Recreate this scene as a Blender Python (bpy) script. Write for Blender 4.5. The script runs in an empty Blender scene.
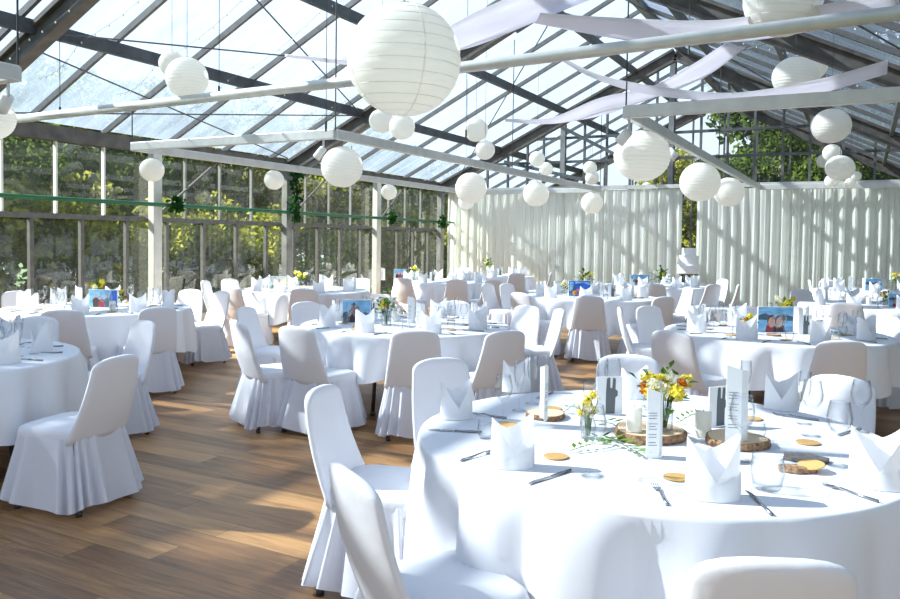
import bpy, math, random
import numpy as np
from mathutils import Vector, Matrix
random.seed(7)
C = bpy.context.scene.collection
scene = bpy.context.scene
R = math.radians

# ---------------------------------------------------------------- camera
FPX, HC = 780.0, 1.55
YAW, PITCH, ROLL, HY = R(27.85), R(-2.2), R(0.8), 240.0
CY = HY + FPX * math.tan(-PITCH)
_f = np.array([-math.sin(YAW) * math.cos(PITCH), math.cos(YAW) * math.cos(PITCH), math.sin(PITCH)])
_r = np.array([math.cos(YAW), math.sin(YAW), 0.0])
_u = np.cross(_r, _f)
_r, _u = math.cos(ROLL) * _r + math.sin(ROLL) * _u, -math.sin(ROLL) * _r + math.cos(ROLL) * _u
EYE = np.array([0, 0, HC])
cam_data = bpy.data.cameras.new('camera')
cam_data.sensor_width = 36.0
cam_data.lens = FPX / 900 * 36
cam_data.shift_y = (CY - 299.5) / 900
cam_data.clip_end = 300
cam = bpy.data.objects.new('camera', cam_data)
C.objects.link(cam)
cam.matrix_world = Matrix(((_r[0], _u[0], -_f[0], EYE[0]), (_r[1], _u[1], -_f[1], EYE[1]), (_r[2], _u[2], -_f[2], EYE[2]), (0, 0, 0, 1)))
scene.camera = cam

# ---------------------------------------------------------------- world, sun, exposure
W = bpy.data.worlds.new('world')
scene.world = W
W.use_nodes = True
wn = W.node_tree
wn.nodes.clear()
_o = wn.nodes.new('ShaderNodeOutputWorld')
_b = wn.nodes.new('ShaderNodeBackground')
_t = wn.nodes.new('ShaderNodeTexCoord')
_s = wn.nodes.new('ShaderNodeSeparateXYZ')
_c = wn.nodes.new('ShaderNodeValToRGB')
_c.color_ramp.elements[0].position = 0.0
_c.color_ramp.elements[0].color = (0.84, 0.91, 1.0, 1)
_c.color_ramp.elements[1].position = 0.9
_c.color_ramp.elements[1].color = (0.58, 0.72, 1.0, 1)
wn.links.new(_t.outputs['Generated'], _s.inputs[0])
wn.links.new(_s.outputs['Z'], _c.inputs[0])
wn.links.new(_c.outputs[0], _b.inputs[0])
wn.links.new(_b.outputs[0], _o.inputs[0])
_b.inputs[1].default_value = 1.0

SUN_DIR = Vector((-1.0, -0.30, 0.80)).normalized()      # towards the sun
sd = bpy.data.lights.new('sun', 'SUN')
sd.energy = 20.0
sd.color = (1.0, 0.93, 0.82)
sd.angle = R(0.9)
sun = bpy.data.objects.new('sun', sd)
C.objects.link(sun)
sun.rotation_euler = (-SUN_DIR).to_track_quat('-Z', 'Y').to_euler()
sun.location = (-30, -9, 24)

scene.view_settings.view_transform = 'Standard'
scene.view_settings.look = 'None'
scene.view_settings.gamma = 1.0
scene.view_settings.use_curve_mapping = False
scene.view_settings.exposure = 0.42
scene.cycles.max_bounces = 10
scene.cycles.diffuse_bounces = 5
scene.cycles.glossy_bounces = 3
scene.cycles.transmission_bounces = 4
scene.cycles.transparent_max_bounces = 24
scene.cycles.sample_clamp_indirect = 6.0
scene.cycles.caustics_reflective = False
scene.cycles.caustics_refractive = False

# ---------------------------------------------------------------- projection helpers (planning of places)
def ray(x, y):
    return _f + _r * (x - 450) / FPX - _u * (y - CY) / FPX
def onz(x, y, z):
    d = ray(x, y); return EYE + d * ((z - HC) / d[2])
def ony(x, y, Y):
    d = ray(x, y); return EYE + d * (Y / d[1])
def onr(x, y, Z):
    return EYE + ray(x, y) * Z
def proj(p):
    d = np.array(p, float) - EYE; z = d @ _f
    return 450 + FPX * (d @ _r) / z, CY - FPX * (d @ _u) / z, z

# ---------------------------------------------------------------- materials
def mat(name):
    m = bpy.data.materials.new(name)
    m.use_nodes = True
    n = m.node_tree
    n.nodes.clear()
    return m, n, n.nodes.new('ShaderNodeOutputMaterial')
def pbr(name, col, rough=0.6, metal=0.0, bump=0.0, bscale=40.0, var=0.0, spec=0.5, stretch=None):
    m, n, out = mat(name)
    p = n.nodes.new('ShaderNodeBsdfPrincipled')
    p.inputs['Base Color'].default_value = (*col, 1)
    p.inputs['Roughness'].default_value = rough
    p.inputs['Metallic'].default_value = metal
    p.inputs['Specular IOR Level'].default_value = spec
    n.links.new(p.outputs[0], out.inputs[0])
    if bump or var:
        tc = n.nodes.new('ShaderNodeTexCoord'); mp = n.nodes.new('ShaderNodeMapping')
        if stretch: mp.inputs['Scale'].default_value = stretch
        nz = n.nodes.new('ShaderNodeTexNoise'); nz.inputs['Scale'].default_value = bscale
        nz.inputs['Detail'].default_value = 5
        n.links.new(tc.outputs['Object'], mp.inputs[0]); n.links.new(mp.outputs[0], nz.inputs['Vector'])
        if bump:
            bp = n.nodes.new('ShaderNodeBump'); bp.inputs['Strength'].default_value = bump; bp.inputs['Distance'].default_value = 0.01
            n.links.new(nz.outputs['Fac'], bp.inputs['Height']); n.links.new(bp.outputs[0], p.inputs['Normal'])
        if var:
            r = n.nodes.new('ShaderNodeValToRGB')
            r.color_ramp.elements[0].position = 0.3; r.color_ramp.elements[1].position = 0.7
            r.color_ramp.elements[0].color = (*[max(0, c * (1 - var)) for c in col], 1)
            r.color_ramp.elements[1].color = (*[min(1, c * (1 + var)) for c in col], 1)
            n.links.new(nz.outputs['Fac'], r.inputs[0]); n.links.new(r.outputs[0], p.inputs['Base Color'])
    return m
def cloth(name, col, trans=0.25, bump=0.25, bscale=9.0, rough=0.85, tcol=None, sheer=0.0):
    m, n, out = mat(name)
    d = n.nodes.new('ShaderNodeBsdfPrincipled'); d.inputs['Base Color'].default_value = (*col, 1); d.inputs['Roughness'].default_value = rough
    d.inputs['Specular IOR Level'].default_value = 0.15
    t = n.nodes.new('ShaderNodeBsdfTranslucent'); t.inputs['Color'].default_value = (*(tcol or col), 1)
    mx = n.nodes.new('ShaderNodeMixShader'); mx.inputs[0].default_value = trans
    tc = n.nodes.new('ShaderNodeTexCoord'); nz = n.nodes.new('ShaderNodeTexNoise'); nz.inputs['Scale'].default_value = bscale; nz.inputs['Detail'].default_value = 3
    bp = n.nodes.new('ShaderNodeBump'); bp.inputs['Strength'].default_value = bump; bp.inputs['Distance'].default_value = 0.02
    n.links.new(tc.outputs['Object'], nz.inputs['Vector']); n.links.new(nz.outputs['Fac'], bp.inputs['Height'])
    n.links.new(bp.outputs[0], d.inputs['Normal'])
    n.links.new(d.outputs[0], mx.inputs[1]); n.links.new(t.outputs[0], mx.inputs[2])
    last = mx
    if sheer:
        tr = n.nodes.new('ShaderNodeBsdfTransparent'); m2 = n.nodes.new('ShaderNodeMixShader'); m2.inputs[0].default_value = sheer
        n.links.new(mx.outputs[0], m2.inputs[1]); n.links.new(tr.outputs[0], m2.inputs[2]); last = m2
    n.links.new(last.outputs[0], out.inputs[0])
    return m
def glass(name, tint=(1, 1, 1), base=0.06, gl=0.5, haze=0.0, hcol=(0.8, 0.85, 0.85), edge=None):
    m, n, out = mat(name)
    tr = n.nodes.new('ShaderNodeBsdfTransparent'); tr.inputs[0].default_value = (*tint, 1)
    if edge:
        l2 = n.nodes.new('ShaderNodeLayerWeight'); l2.inputs[0].default_value = 0.5
        pw = n.nodes.new('ShaderNodeMath'); pw.operation = 'POWER'; pw.inputs[1].default_value = 3.0
        mc = n.nodes.new('ShaderNodeMixRGB'); mc.inputs[1].default_value = (*tint, 1); mc.inputs[2].default_value = (*edge, 1)
        n.links.new(l2.outputs['Facing'], pw.inputs[0]); n.links.new(pw.outputs[0], mc.inputs[0]); n.links.new(mc.outputs[0], tr.inputs[0])
    g = n.nodes.new('ShaderNodeBsdfGlossy'); g.inputs['Roughness'].default_value = 0.02
    lw = n.nodes.new('ShaderNodeLayerWeight'); lw.inputs[0].default_value = 0.35
    ma = n.nodes.new('ShaderNodeMath'); ma.operation = 'MULTIPLY_ADD'; ma.inputs[1].default_value = gl; ma.inputs[2].default_value = base
    mx = n.nodes.new('ShaderNodeMixShader')
    n.links.new(lw.outputs['Facing'], ma.inputs[0]); n.links.new(ma.outputs[0], mx.inputs[0])
    src = tr
    if haze:
        dd = n.nodes.new('ShaderNodeBsdfDiffuse'); dd.inputs[0].default_value = (*hcol, 1)
        tl = n.nodes.new('ShaderNodeBsdfTranslucent'); tl.inputs[0].default_value = (*hcol, 1)
        ad = n.nodes.new('ShaderNodeMixShader'); ad.inputs[0].default_value = 0.6
        n.links.new(dd.outputs[0], ad.inputs[1]); n.links.new(tl.outputs[0], ad.inputs[2])
        tc = n.nodes.new('ShaderNodeTexCoord'); nz = n.nodes.new('ShaderNodeTexNoise'); nz.inputs['Scale'].default_value = 1.6; nz.inputs['Detail'].default_value = 6
        m1 = n.nodes.new('ShaderNodeMath'); m1.operation = 'MULTIPLY'; m1.inputs[1].default_value = haze * 2
        m2 = n.nodes.new('ShaderNodeMixShader')
        n.links.new(tc.outputs['Object'], nz.inputs['Vector']); n.links.new(nz.outputs['Fac'], m1.inputs[0]); n.links.new(m1.outputs[0], m2.inputs[0])
        n.links.new(tr.outputs[0], m2.inputs[1]); n.links.new(ad.outputs[0], m2.inputs[2]); src = m2
    n.links.new(src.outputs[0], mx.inputs[1]); n.links.new(g.outputs[0], mx.inputs[2])
    n.links.new(mx.outputs[0], out.inputs[0])
    return m
def roof_glass():
    m, n, out = mat('twin_wall_roof_panel')
    tc = n.nodes.new('ShaderNodeTexCoord')
    mp = n.nodes.new('ShaderNodeMapping'); mp.inputs['Scale'].default_value = (0.35, 2.2, 0.35)
    nz = n.nodes.new('ShaderNodeTexNoise'); nz.inputs['Scale'].default_value = 2.2; nz.inputs['Detail'].default_value = 6; nz.inputs['Roughness'].default_value = 0.65
    n.links.new(tc.outputs['Object'], mp.inputs[0]); n.links.new(mp.outputs[0], nz.inputs['Vector'])
    wv = n.nodes.new('ShaderNodeTexWave'); wv.bands_direction = 'Y'; wv.inputs['Scale'].default_value = 14; wv.inputs['Distortion'].default_value = 0.4
    n.links.new(tc.outputs['Object'], wv.inputs['Vector'])
    r = n.nodes.new('ShaderNodeMapRange'); r.inputs[1].default_value = 0.3; r.inputs[2].default_value = 0.7
    r.inputs[3].default_value = 0.36; r.inputs[4].default_value = 0.68
    n.links.new(nz.outputs['Fac'], r.inputs[0])
    ad = n.nodes.new('ShaderNodeMath'); ad.operation = 'MULTIPLY_ADD'; ad.inputs[1].default_value = 0.06
    n.links.new(wv.outputs['Fac'], ad.inputs[0]); n.links.new(r.outputs[0], ad.inputs[2])
    tr = n.nodes.new('ShaderNodeBsdfTransparent'); tr.inputs[0].default_value = (0.66, 0.78, 0.90, 1)
    tl = n.nodes.new('ShaderNodeBsdfTranslucent'); tl.inputs[0].default_value = (0.155, 0.205, 0.27, 1)
    mx = n.nodes.new('ShaderNodeMixShader')
    n.links.new(ad.outputs[0], mx.inputs[0]); n.links.new(tr.outputs[0], mx.inputs[1]); n.links.new(tl.outputs[0], mx.inputs[2])
    g = n.nodes.new('ShaderNodeBsdfGlossy'); g.inputs['Roughness'].default_value = 0.15
    lw = n.nodes.new('ShaderNodeLayerWeight'); lw.inputs[0].default_value = 0.2
    ml = n.nodes.new('ShaderNodeMath'); ml.operation = 'MULTIPLY'; ml.inputs[1].default_value = 0.3
    n.links.new(lw.outputs['Facing'], ml.inputs[0])
    m2 = n.nodes.new('ShaderNodeMixShader')
    n.links.new(ml.outputs[0], m2.inputs[0]); n.links.new(mx.outputs[0], m2.inputs[1]); n.links.new(g.outputs[0], m2.inputs[2])
    n.links.new(m2.outputs[0], out.inputs[0])
    return m
def floor_mat():
    m, n, out = mat('oak_laminate_planks')
    p = n.nodes.new('ShaderNodeBsdfPrincipled')
    tc = n.nodes.new('ShaderNodeTexCoord')
    br = n.nodes.new('ShaderNodeTexBrick')
    br.offset = 0.0; br.offset_frequency = 2; br.squash = 1.0
    br.inputs['Scale'].default_value = 1.0
    br.inputs['Brick Width'].default_value = 1.2; br.inputs['Row Height'].default_value = 0.185
    br.inputs['Mortar Size'].default_value = 0.0014; br.inputs['Mortar Smooth'].default_value = 0.0
    br.inputs['Color1'].default_value = (0, 0, 0, 1); br.inputs['Color2'].default_value = (1, 1, 1, 1); br.inputs['Mortar'].default_value = (0.3, 0.3, 0.3, 1)
    sx = n.nodes.new('ShaderNodeSeparateXYZ'); n.links.new(tc.outputs['Object'], sx.inputs[0])
    dv = n.nodes.new('ShaderNodeMath'); dv.operation = 'DIVIDE'; dv.inputs[1].default_value = 0.185; n.links.new(sx.outputs['Y'], dv.inputs[0])
    fl = n.nodes.new('ShaderNodeMath'); fl.operation = 'FLOOR'; n.links.new(dv.outputs[0], fl.inputs[0])
    wh = n.nodes.new('ShaderNodeTexWhiteNoise'); wh.noise_dimensions = '1D'; n.links.new(fl.outputs[0], wh.inputs['W'])
    ma = n.nodes.new('ShaderNodeMath'); ma.operation = 'MULTIPLY_ADD'; ma.inputs[1].default_value = 1.2; n.links.new(wh.outputs['Value'], ma.inputs[0]); n.links.new(sx.outputs['X'], ma.inputs[2])
    cx_ = n.nodes.new('ShaderNodeCombineXYZ'); n.links.new(ma.outputs[0], cx_.inputs['X']); n.links.new(sx.outputs['Y'], cx_.inputs['Y'])
    n.links.new(cx_.outputs[0], br.inputs['Vector'])
    mp = n.nodes.new('ShaderNodeMapping'); mp.inputs['Scale'].default_value = (0.9, 11, 1)
    n.links.new(tc.outputs['Object'], mp.inputs[0])
    add = n.nodes.new('ShaderNodeVectorMath'); add.operation = 'ADD'
    sc = n.nodes.new('ShaderNodeVectorMath'); sc.operation = 'SCALE'; sc.inputs['Scale'].default_value = 7.0
    n.links.new(br.outputs['Color'], sc.inputs[0]); n.links.new(mp.outputs[0], add.inputs[0]); n.links.new(sc.outputs[0], add.inputs[1])
    nz = n.nodes.new('ShaderNodeTexNoise'); nz.inputs['Scale'].default_value = 2.6; nz.inputs['Detail'].default_value = 8; nz.inputs['Roughness'].default_value = 0.68; nz.inputs['Distortion'].default_value = 0.5
    n.links.new(add.outputs[0], nz.inputs['Vector'])
    m1 = n.nodes.new('ShaderNodeMath'); m1.operation = 'MULTIPLY'; m1.inputs[1].default_value = 0.48
    n.links.new(br.outputs['Color'], m1.inputs[0])
    m2 = n.nodes.new('ShaderNodeMath'); m2.operation = 'MULTIPLY_ADD'; m2.inputs[1].default_value = 0.95
    n.links.new(nz.outputs['Fac'], m2.inputs[0]); n.links.new(m1.outputs[0], m2.inputs[2])
    r = n.nodes.new('ShaderNodeValToRGB')
    e = r.color_ramp.elements
    e[0].position = 0.30; e[0].color = (0.070, 0.033, 0.013, 1)
    e[1].position = 0.98; e[1].color = (0.44, 0.235, 0.088, 1)
    k = r.color_ramp.elements.new(0.62); k.color = (0.22, 0.108, 0.040, 1)
    n.links.new(m2.outputs[0], r.inputs[0])
    mx = n.nodes.new('ShaderNodeMixRGB'); mx.inputs[2].default_value = (0.045, 0.022, 0.01, 1)
    n.links.new(br.outputs['Fac'], mx.inputs[0]); n.links.new(r.outputs[0], mx.inputs[1])
    n.links.new(mx.outputs[0], p.inputs['Base Color'])
    p.inputs['Roughness'].default_value = 0.42
    bp = n.nodes.new('ShaderNodeBump'); bp.inputs['Strength'].default_value = 0.12; bp.inputs['Distance'].default_value = 0.004
    n.links.new(nz.outputs['Fac'], bp.inputs['Height']); n.links.new(bp.outputs[0], p.inputs['Normal'])
    n.links.new(p.outputs[0], out.inputs[0])
    return m
def leaf_mat(name, c1, c2, trans=0.45):
    m, n, out = mat(name)
    tc = n.nodes.new('ShaderNodeTexCoord'); nz = n.nodes.new('ShaderNodeTexNoise'); nz.inputs['Scale'].default_value = 1.3; nz.inputs['Detail'].default_value = 4
    r = n.nodes.new('ShaderNodeValToRGB'); r.color_ramp.elements[0].position = 0.38; r.color_ramp.elements[1].position = 0.66
    r.color_ramp.elements[0].color = (*c1, 1); r.color_ramp.elements[1].color = (*c2, 1)
    n.links.new(tc.outputs['Object'], nz.inputs['Vector']); n.links.new(nz.outputs['Fac'], r.inputs[0])
    d = n.nodes.new('ShaderNodeBsdfDiffuse'); t = n.nodes.new('ShaderNodeBsdfTranslucent'); mx = n.nodes.new('ShaderNodeMixShader'); mx.inputs[0].default_value = trans
    n.links.new(r.outputs[0], d.inputs[0]); n.links.new(r.outputs[0], t.inputs[0])
    n.links.new(d.outputs[0], mx.inputs[1]); n.links.new(t.outputs[0], mx.inputs[2]); n.links.new(mx.outputs[0], out.inputs[0])
    return m
def bark_slice(name, c1, c2):
    m, n, out = mat(name)
    p = n.nodes.new('ShaderNodeBsdfPrincipled'); p.inputs['Roughness'].default_value = 0.8
    tc = n.nodes.new('ShaderNodeTexCoord'); w = n.nodes.new('ShaderNodeTexWave'); w.wave_type = 'RINGS'; w.rings_direction = 'Z'
    w.inputs['Scale'].default_value = 22; w.inputs['Distortion'].default_value = 1.5
    r = n.nodes.new('ShaderNodeValToRGB'); r.color_ramp.elements[0].color = (*c1, 1); r.color_ramp.elements[1].color = (*c2, 1)
    n.links.new(tc.outputs['Object'], w.inputs['Vector']); n.links.new(w.outputs['Fac'], r.inputs[0]); n.links.new(r.outputs[0], p.inputs['Base Color'])
    n.links.new(p.outputs[0], out.inputs[0])
    return m

M = dict(
    floor=floor_mat(), roof=roof_glass(),
    window=glass('window_glass', (0.86, 0.93, 0.90), 0.03, 0.30, haze=0.014, hcol=(0.55, 0.65, 0.60)),
    gable=glass('gable_glass', (0.86, 0.92, 0.93), 0.03, 0.22, haze=0.05, hcol=(0.55, 0.62, 0.62)),
    steel=pbr('galvanised_steel', (0.23, 0.235, 0.235), 0.5, 0.35, var=0.25, bscale=6),
    dark=pbr('dark_steel', (0.105, 0.112, 0.12), 0.5, 0.4, var=0.3, bscale=5),
    rafter=pbr('weathered_rafter_steel', (0.115, 0.105, 0.095), 0.6, 0.3, var=0.35, bscale=5),
    alu=pbr('pale_aluminium', (0.62, 0.62, 0.60), 0.4, 0.25, var=0.08, bscale=8),
    white=pbr('white_paint', (0.80, 0.79, 0.76), 0.5),
    mull=pbr('grey_mullion', (0.13, 0.13, 0.128), 0.5, 0.2, var=0.2, bscale=12),
    concrete=pbr('concrete', (0.33, 0.32, 0.30), 0.9, bump=0.3, bscale=30, var=0.2),
    green=pbr('green_paint', (0.012, 0.12, 0.055), 0.45),
    table=cloth('white_tablecloth_fabric', (0.82, 0.825, 0.86), 0.10, 0.12, 5.0),
    chair=cloth('white_stretch_cover', (0.76, 0.755, 0.79), 0.10, 0.30, 7.0, tcol=(0.85, 0.80, 0.78)),
    skirt=cloth('white_skirt_fabric', (0.79, 0.80, 0.86), 0.28, 0.2, 9.0),
    napkin=cloth('white_napkin_fabric', (0.86, 0.86, 0.88), 0.18, 0.1, 30.0),
    curtain=cloth('white_curtain_fabric', (0.94, 0.97, 0.92), 0.58, 0.1, 4.0, sheer=0.05),
    swag=cloth('lilac_white_swag_fabric', (0.90, 0.89, 0.94), 0.45, 0.08, 3.0),
    paper=cloth('rice_paper', (0.95, 0.93, 0.88), 0.55, 0.06, 12.0),
    wire=pbr('black_wire', (0.03, 0.03, 0.03), 0.5),
    bulb=pbr('clear_bulb', (0.9, 0.88, 0.8), 0.2),
    card=pbr('white_card', (0.86, 0.86, 0.86), 0.7),
    ink=pbr('grey_ink', (0.14, 0.15, 0.16), 0.8),
    chrome=pbr('polished_steel', (0.30, 0.31, 0.33), 0.22, 0.9),
    leg=pbr('dark_chair_leg', (0.05, 0.035, 0.025), 0.4, 0.4),
    brass=pbr('warm_metal', (0.45, 0.28, 0.10), 0.35, 0.6),
    brown=pbr('dark_brown_wood', (0.12, 0.05, 0.02), 0.5),
    tumbler=glass('clear_drinking_glass', (0.985, 0.99, 0.995), 0.02, 0.30, edge=(0.52, 0.56, 0.59)),
    wood=bark_slice('sawn_wood', (0.60, 0.43, 0.27), (0.74, 0.58, 0.41)),
    bark=pbr('tree_bark', (0.26, 0.15, 0.08), 0.9, bump=1.0, bscale=60, var=0.6),
    cork=pbr('cork_coaster', (0.50, 0.29, 0.10), 0.8, bump=0.2, bscale=150, var=0.15),
    slate=pbr('grey_slate', (0.10, 0.09, 0.085), 0.7, bump=0.3, bscale=60, var=0.3),
    candle=cloth('candle_wax', (0.88, 0.86, 0.80), 0.3, 0.0, 5.0, rough=0.5),
    yellow=cloth('yellow_petals', (0.88, 0.74, 0.09), 0.3, 0.6, 60),
    cream=cloth('cream_petals', (0.88, 0.84, 0.62), 0.3, 0.6, 60),
    palepetal=cloth('white_petals', (0.90, 0.90, 0.86), 0.3, 0.5, 60),
    orange=cloth('orange_petals', (0.75, 0.25, 0.02), 0.2, 0.6, 60),
    leafg=leaf_mat('bouquet_leaf', (0.05, 0.12, 0.02), (0.16, 0.28, 0.05), 0.3),
    ivy=leaf_mat('ivy_leaf', (0.012, 0.05, 0.015), (0.03, 0.10, 0.03), 0.2),
    leafa=leaf_mat('tree_leaf_dark', (0.035, 0.06, 0.015), (0.10, 0.15, 0.03)),
    leafb=leaf_mat('tree_leaf_yellow', (0.07, 0.11, 0.015), (0.42, 0.40, 0.07)),
    trunk=pbr('tree_trunk', (0.09, 0.07, 0.05), 0.9, bump=0.8, bscale=12, var=0.4),
    lawn=pbr('lawn', (0.05, 0.10, 0.025), 0.95, bump=0.6, bscale=14, var=0.45),
    sky_print=pbr('print_sky_blue', (0.20, 0.45, 0.70), 0.4, var=0.35, bscale=9, stretch=(1, 1, 4)),
    deep_print=pbr('print_deep_blue', (0.012, 0.10, 0.50), 0.4, var=0.5, bscale=8),
    hill_print=pbr('print_hills', (0.06, 0.11, 0.16), 0.5, var=0.4, bscale=25),
    skin_print=pbr('print_skin', (0.60, 0.32, 0.24), 0.5),
    dark_print=pbr('print_dark', (0.06, 0.035, 0.04), 0.5),
    red_print=pbr('print_red', (0.30, 0.03, 0.05), 0.5),
    pale_print=pbr('print_pale', (0.62, 0.66, 0.70), 0.5, var=0.15, bscale=15),
    print_green=pbr('print_green', (0.10, 0.22, 0.08), 0.5),
)

# ---------------------------------------------------------------- mesh builder
class MB:
    def __init__(s): s.v = []; s.f = []; s.m = []; s.mi = 0
    def add(s, vs, fs, mi=None):
        o = len(s.v); s.v.extend([tuple(float(c) for c in v) for v in vs]); s.f.extend([tuple(o + i for i in f) for f in fs])
        s.m.extend([s.mi if mi is None else mi] * len(fs)); return s
    def box(s, c, d, rz=0.0, mi=None):
        x, y, z = [k / 2 for k in d]; cs, sn = math.cos(rz), math.sin(rz)
        vs = [(c[0] + cs * a * x - sn * b * y, c[1] + sn * a * x + cs * b * y, c[2] + e * z) for e in (-1, 1) for b in (-1, 1) for a in (-1, 1)]
        return s.add(vs, [(0, 2, 3, 1), (4, 5, 7, 6), (0, 1, 5, 4), (2, 6, 7, 3), (0, 4, 6, 2), (1, 3, 7, 5)], mi)
    def beam(s, a, b, w, h, mi=None, up=(0, 0, 1)):
        a, b = Vector(a), Vector(b); d = (b - a).normalized(); sd_ = d.cross(Vector(up))
        if sd_.length < 1e-4: sd_ = Vector((1, 0, 0))
        sd_.normalize(); u = sd_.cross(d)
        vs = [p + sd_ * (i * w / 2) + u * (j * h / 2) for p in (a, b) for i, j in ((-1, -1), (1, -1), (1, 1), (-1, 1))]
        return s.add(vs, [(0, 1, 2, 3), (7, 6, 5, 4), (0, 4, 5, 1), (1, 5, 6, 2), (2, 6, 7, 3), (3, 7, 4, 0)], mi)
    def tube(s, pts, r, n=8, mi=None, cap=True):
        pts = [Vector(p) for p in pts]; rs = r if isinstance(r, (list, tuple)) else [r] * len(pts)
        vs = []; prev = None
        for i, p in enumerate(pts):
            d = (pts[min(i + 1, len(pts) - 1)] - pts[max(i - 1, 0)]).normalized()
            if prev is None: a = d.orthogonal().normalized()
            else:
                a = prev - d * prev.dot(d)
                a = a.normalized() if a.length > 1e-5 else d.orthogonal().normalized()
            prev = a; b = d.cross(a)
            vs += [p + (a * math.cos(t) + b * math.sin(t)) * rs[i] for t in [2 * math.pi * k / n for k in range(n)]]
        fs = [(i * n + k, i * n + (k + 1) % n, (i + 1) * n + (k + 1) % n, (i + 1) * n + k) for i in range(len(pts) - 1) for k in range(n)]
        if cap: fs += [tuple(range(n))[::-1], tuple((len(pts) - 1) * n + k for k in range(n))]
        return s.add(vs, fs, mi)
    def lathe(s, prof, c=(0, 0, 0), n=20, mi=None, cap=False):
        vs = [(c[0] + r * math.cos(2 * math.pi * k / n), c[1] + r * math.sin(2 * math.pi * k / n), c[2] + z) for r, z in prof for k in range(n)]
        L = len(prof)
        fs = [(i * n + k, i * n + (k + 1) % n, (i + 1) * n + (k + 1) % n, (i + 1) * n + k) for i in range(L - 1) for k in range(n)]
        if cap: fs += [tuple(range(n))[::-1], tuple((L - 1) * n + k for k in range(n))]
        return s.add(vs, fs, mi)
    def prism(s, poly, y0, y1, mi=None):       # polygon in XZ, thickness along Y
        n = len(poly)
        vs = [(x, y0, z) for x, z in poly] + [(x, y1, z) for x, z in poly]
        return s.add(vs, [tuple(range(n)), tuple(range(2 * n - 1, n - 1, -1))] + [(i, i + n, (i + 1) % n + n, (i + 1) % n) for i in range(n)], mi)
    def build(s, name, m, parent=None, smooth=False, bevel=0.0, loc=None, rz=0.0):
        me = bpy.data.meshes.new(name); me.from_pydata(s.v, [], s.f)
        ms = m if isinstance(m, (list, tuple)) else [m]
        for k in ms: me.materials.append(k)
        if len(ms) > 1: me.polygons.foreach_set('material_index', s.m)
        if smooth: me.polygons.foreach_set('use_smooth', [True] * len(me.polygons))
        me.update()
        o = bpy.data.objects.new(name, me); C.objects.link(o)
        if parent is not None: o.parent = parent
        if loc is not None: o.location = loc
        o.rotation_euler[2] = rz
        if bevel:
            b = o.modifiers.new('bevel', 'BEVEL'); b.width = bevel; b.segments = 2
        return o
def grid_faces(nu, nv, wrap=False):
    return [(i * nv + j, i * nv + (j + 1) % nv, (i + 1) * nv + (j + 1) % nv, (i + 1) * nv + j) for i in range(nu - 1) for j in range(nv if wrap else nv - 1)]
def tag(o, label=None, cat=None, group=None, kind=None):
    if label: o['label'] = label
    if cat: o['category'] = cat
    if group: o['group'] = group
    if kind: o['kind'] = kind
    return o
def empty(name, loc=(0, 0, 0), rz=0.0):
    o = bpy.data.objects.new(name, None); C.objects.link(o); o.location = loc; o.rotation_euler[2] = rz; o.empty_display_size = 0.1
    return o
def kids(o): return KIDS.get(o.name, [])
KIDS = {}
def register(root):
    for o in bpy.data.objects:
        KIDS.setdefault(o.name, [])
    for o in bpy.data.objects:
        if o.parent: 
            if o.name not in KIDS.setdefault(o.parent.name, []): KIDS[o.parent.name].append(o.name)
def copy_tree(o, loc, rz, label, group=None, scale=None, cat=None):
    c = o.copy(); C.objects.link(c); c.location = loc; c.rotation_euler = (0, 0, rz)
    for k in ('label', 'group'):
        if k in c: del c[k]
    c['label'] = label
    if group: c['group'] = group
    if scale: c.scale = (scale,) * 3
    def rec(src, dst):
        for nm in KIDS.get(src, []):
            ch = bpy.data.objects[nm]; k = ch.copy(); C.objects.link(k); k.parent = dst; rec(nm, k)
    rec(o.name, c)
    return c
class Proto:
    """first use hands out the model itself, later uses copy it"""
    def __init__(s, root, scale=True): s.root = root; s.used = False; register(root)
    def put(s, loc, rz, label, group=None, scale=None):
        if not s.used:
            s.used = True; o = s.root; o.location = loc; o.rotation_euler = (0, 0, rz); o['label'] = label
            if group: o['group'] = group
            if scale: o.scale = (scale,) * 3
            return o
        return copy_tree(s.root, loc, rz, label, group, scale or 1.0)

# ================================================================ STRUCTURE
XL, XR, XRIDGE, YG, YB, YE = -9.7, 2.2, -3.75, 18.3, -3.0, 24.5
ZE, SL = 2.95, 0.495
ZR = ZE + SL * (XRIDGE - XL)
def roofz(x): return ZE + SL * (x - XL) if x < XRIDGE else ZE + SL * (XR - x)
def structure(o, label): return tag(o, label, 'building part', kind='structure')

structure(MB().box(((XL + XR) / 2, (YE + YB) / 2, -0.05), (XR - XL + 0.3, YE - YB + 0.3, 0.1)).build('floor', M['floor']), 'brown oak plank floor of the glasshouse')
structure(MB().box((-10, 8, -0.16), (90, 90, 0.1)).build('field', M['lawn']), 'green lawn outside the glasshouse')

# roof: glass + bars per slope
ceil = structure(empty('ceiling'), 'pitched twin-wall glass roof over the tables')
MB().add([(XL, YB, ZE + .1), (XRIDGE, YB, ZR + .1), (XRIDGE, YE, ZR + .1), (XL, YE, ZE + .1)], [(0, 1, 2, 3)]).build('roof_pane', M['roof'], ceil)
MB().add([(XR, YB, ZE + .1), (XRIDGE, YB, ZR + .1), (XRIDGE, YE, ZR + .1), (XR, YE, ZE + .1)], [(0, 3, 2, 1)]).build('roof_pane', M['roof'], ceil)
y = YB + 0.3
ys = [5.25 + 1.19 * k for k in range(-6, 17)]
for yy in ys:
    if yy > YE: continue
    MB().beam((XL, yy, ZE + .06), (XRIDGE, yy, ZR + .06), 0.045, 0.075).build('glazing_bar', M['mull'], ceil)
    MB().beam((XR, yy, ZE + .06), (XRIDGE, yy, ZR + .06), 0.045, 0.075).build('glazing_bar', M['mull'], ceil)
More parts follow.
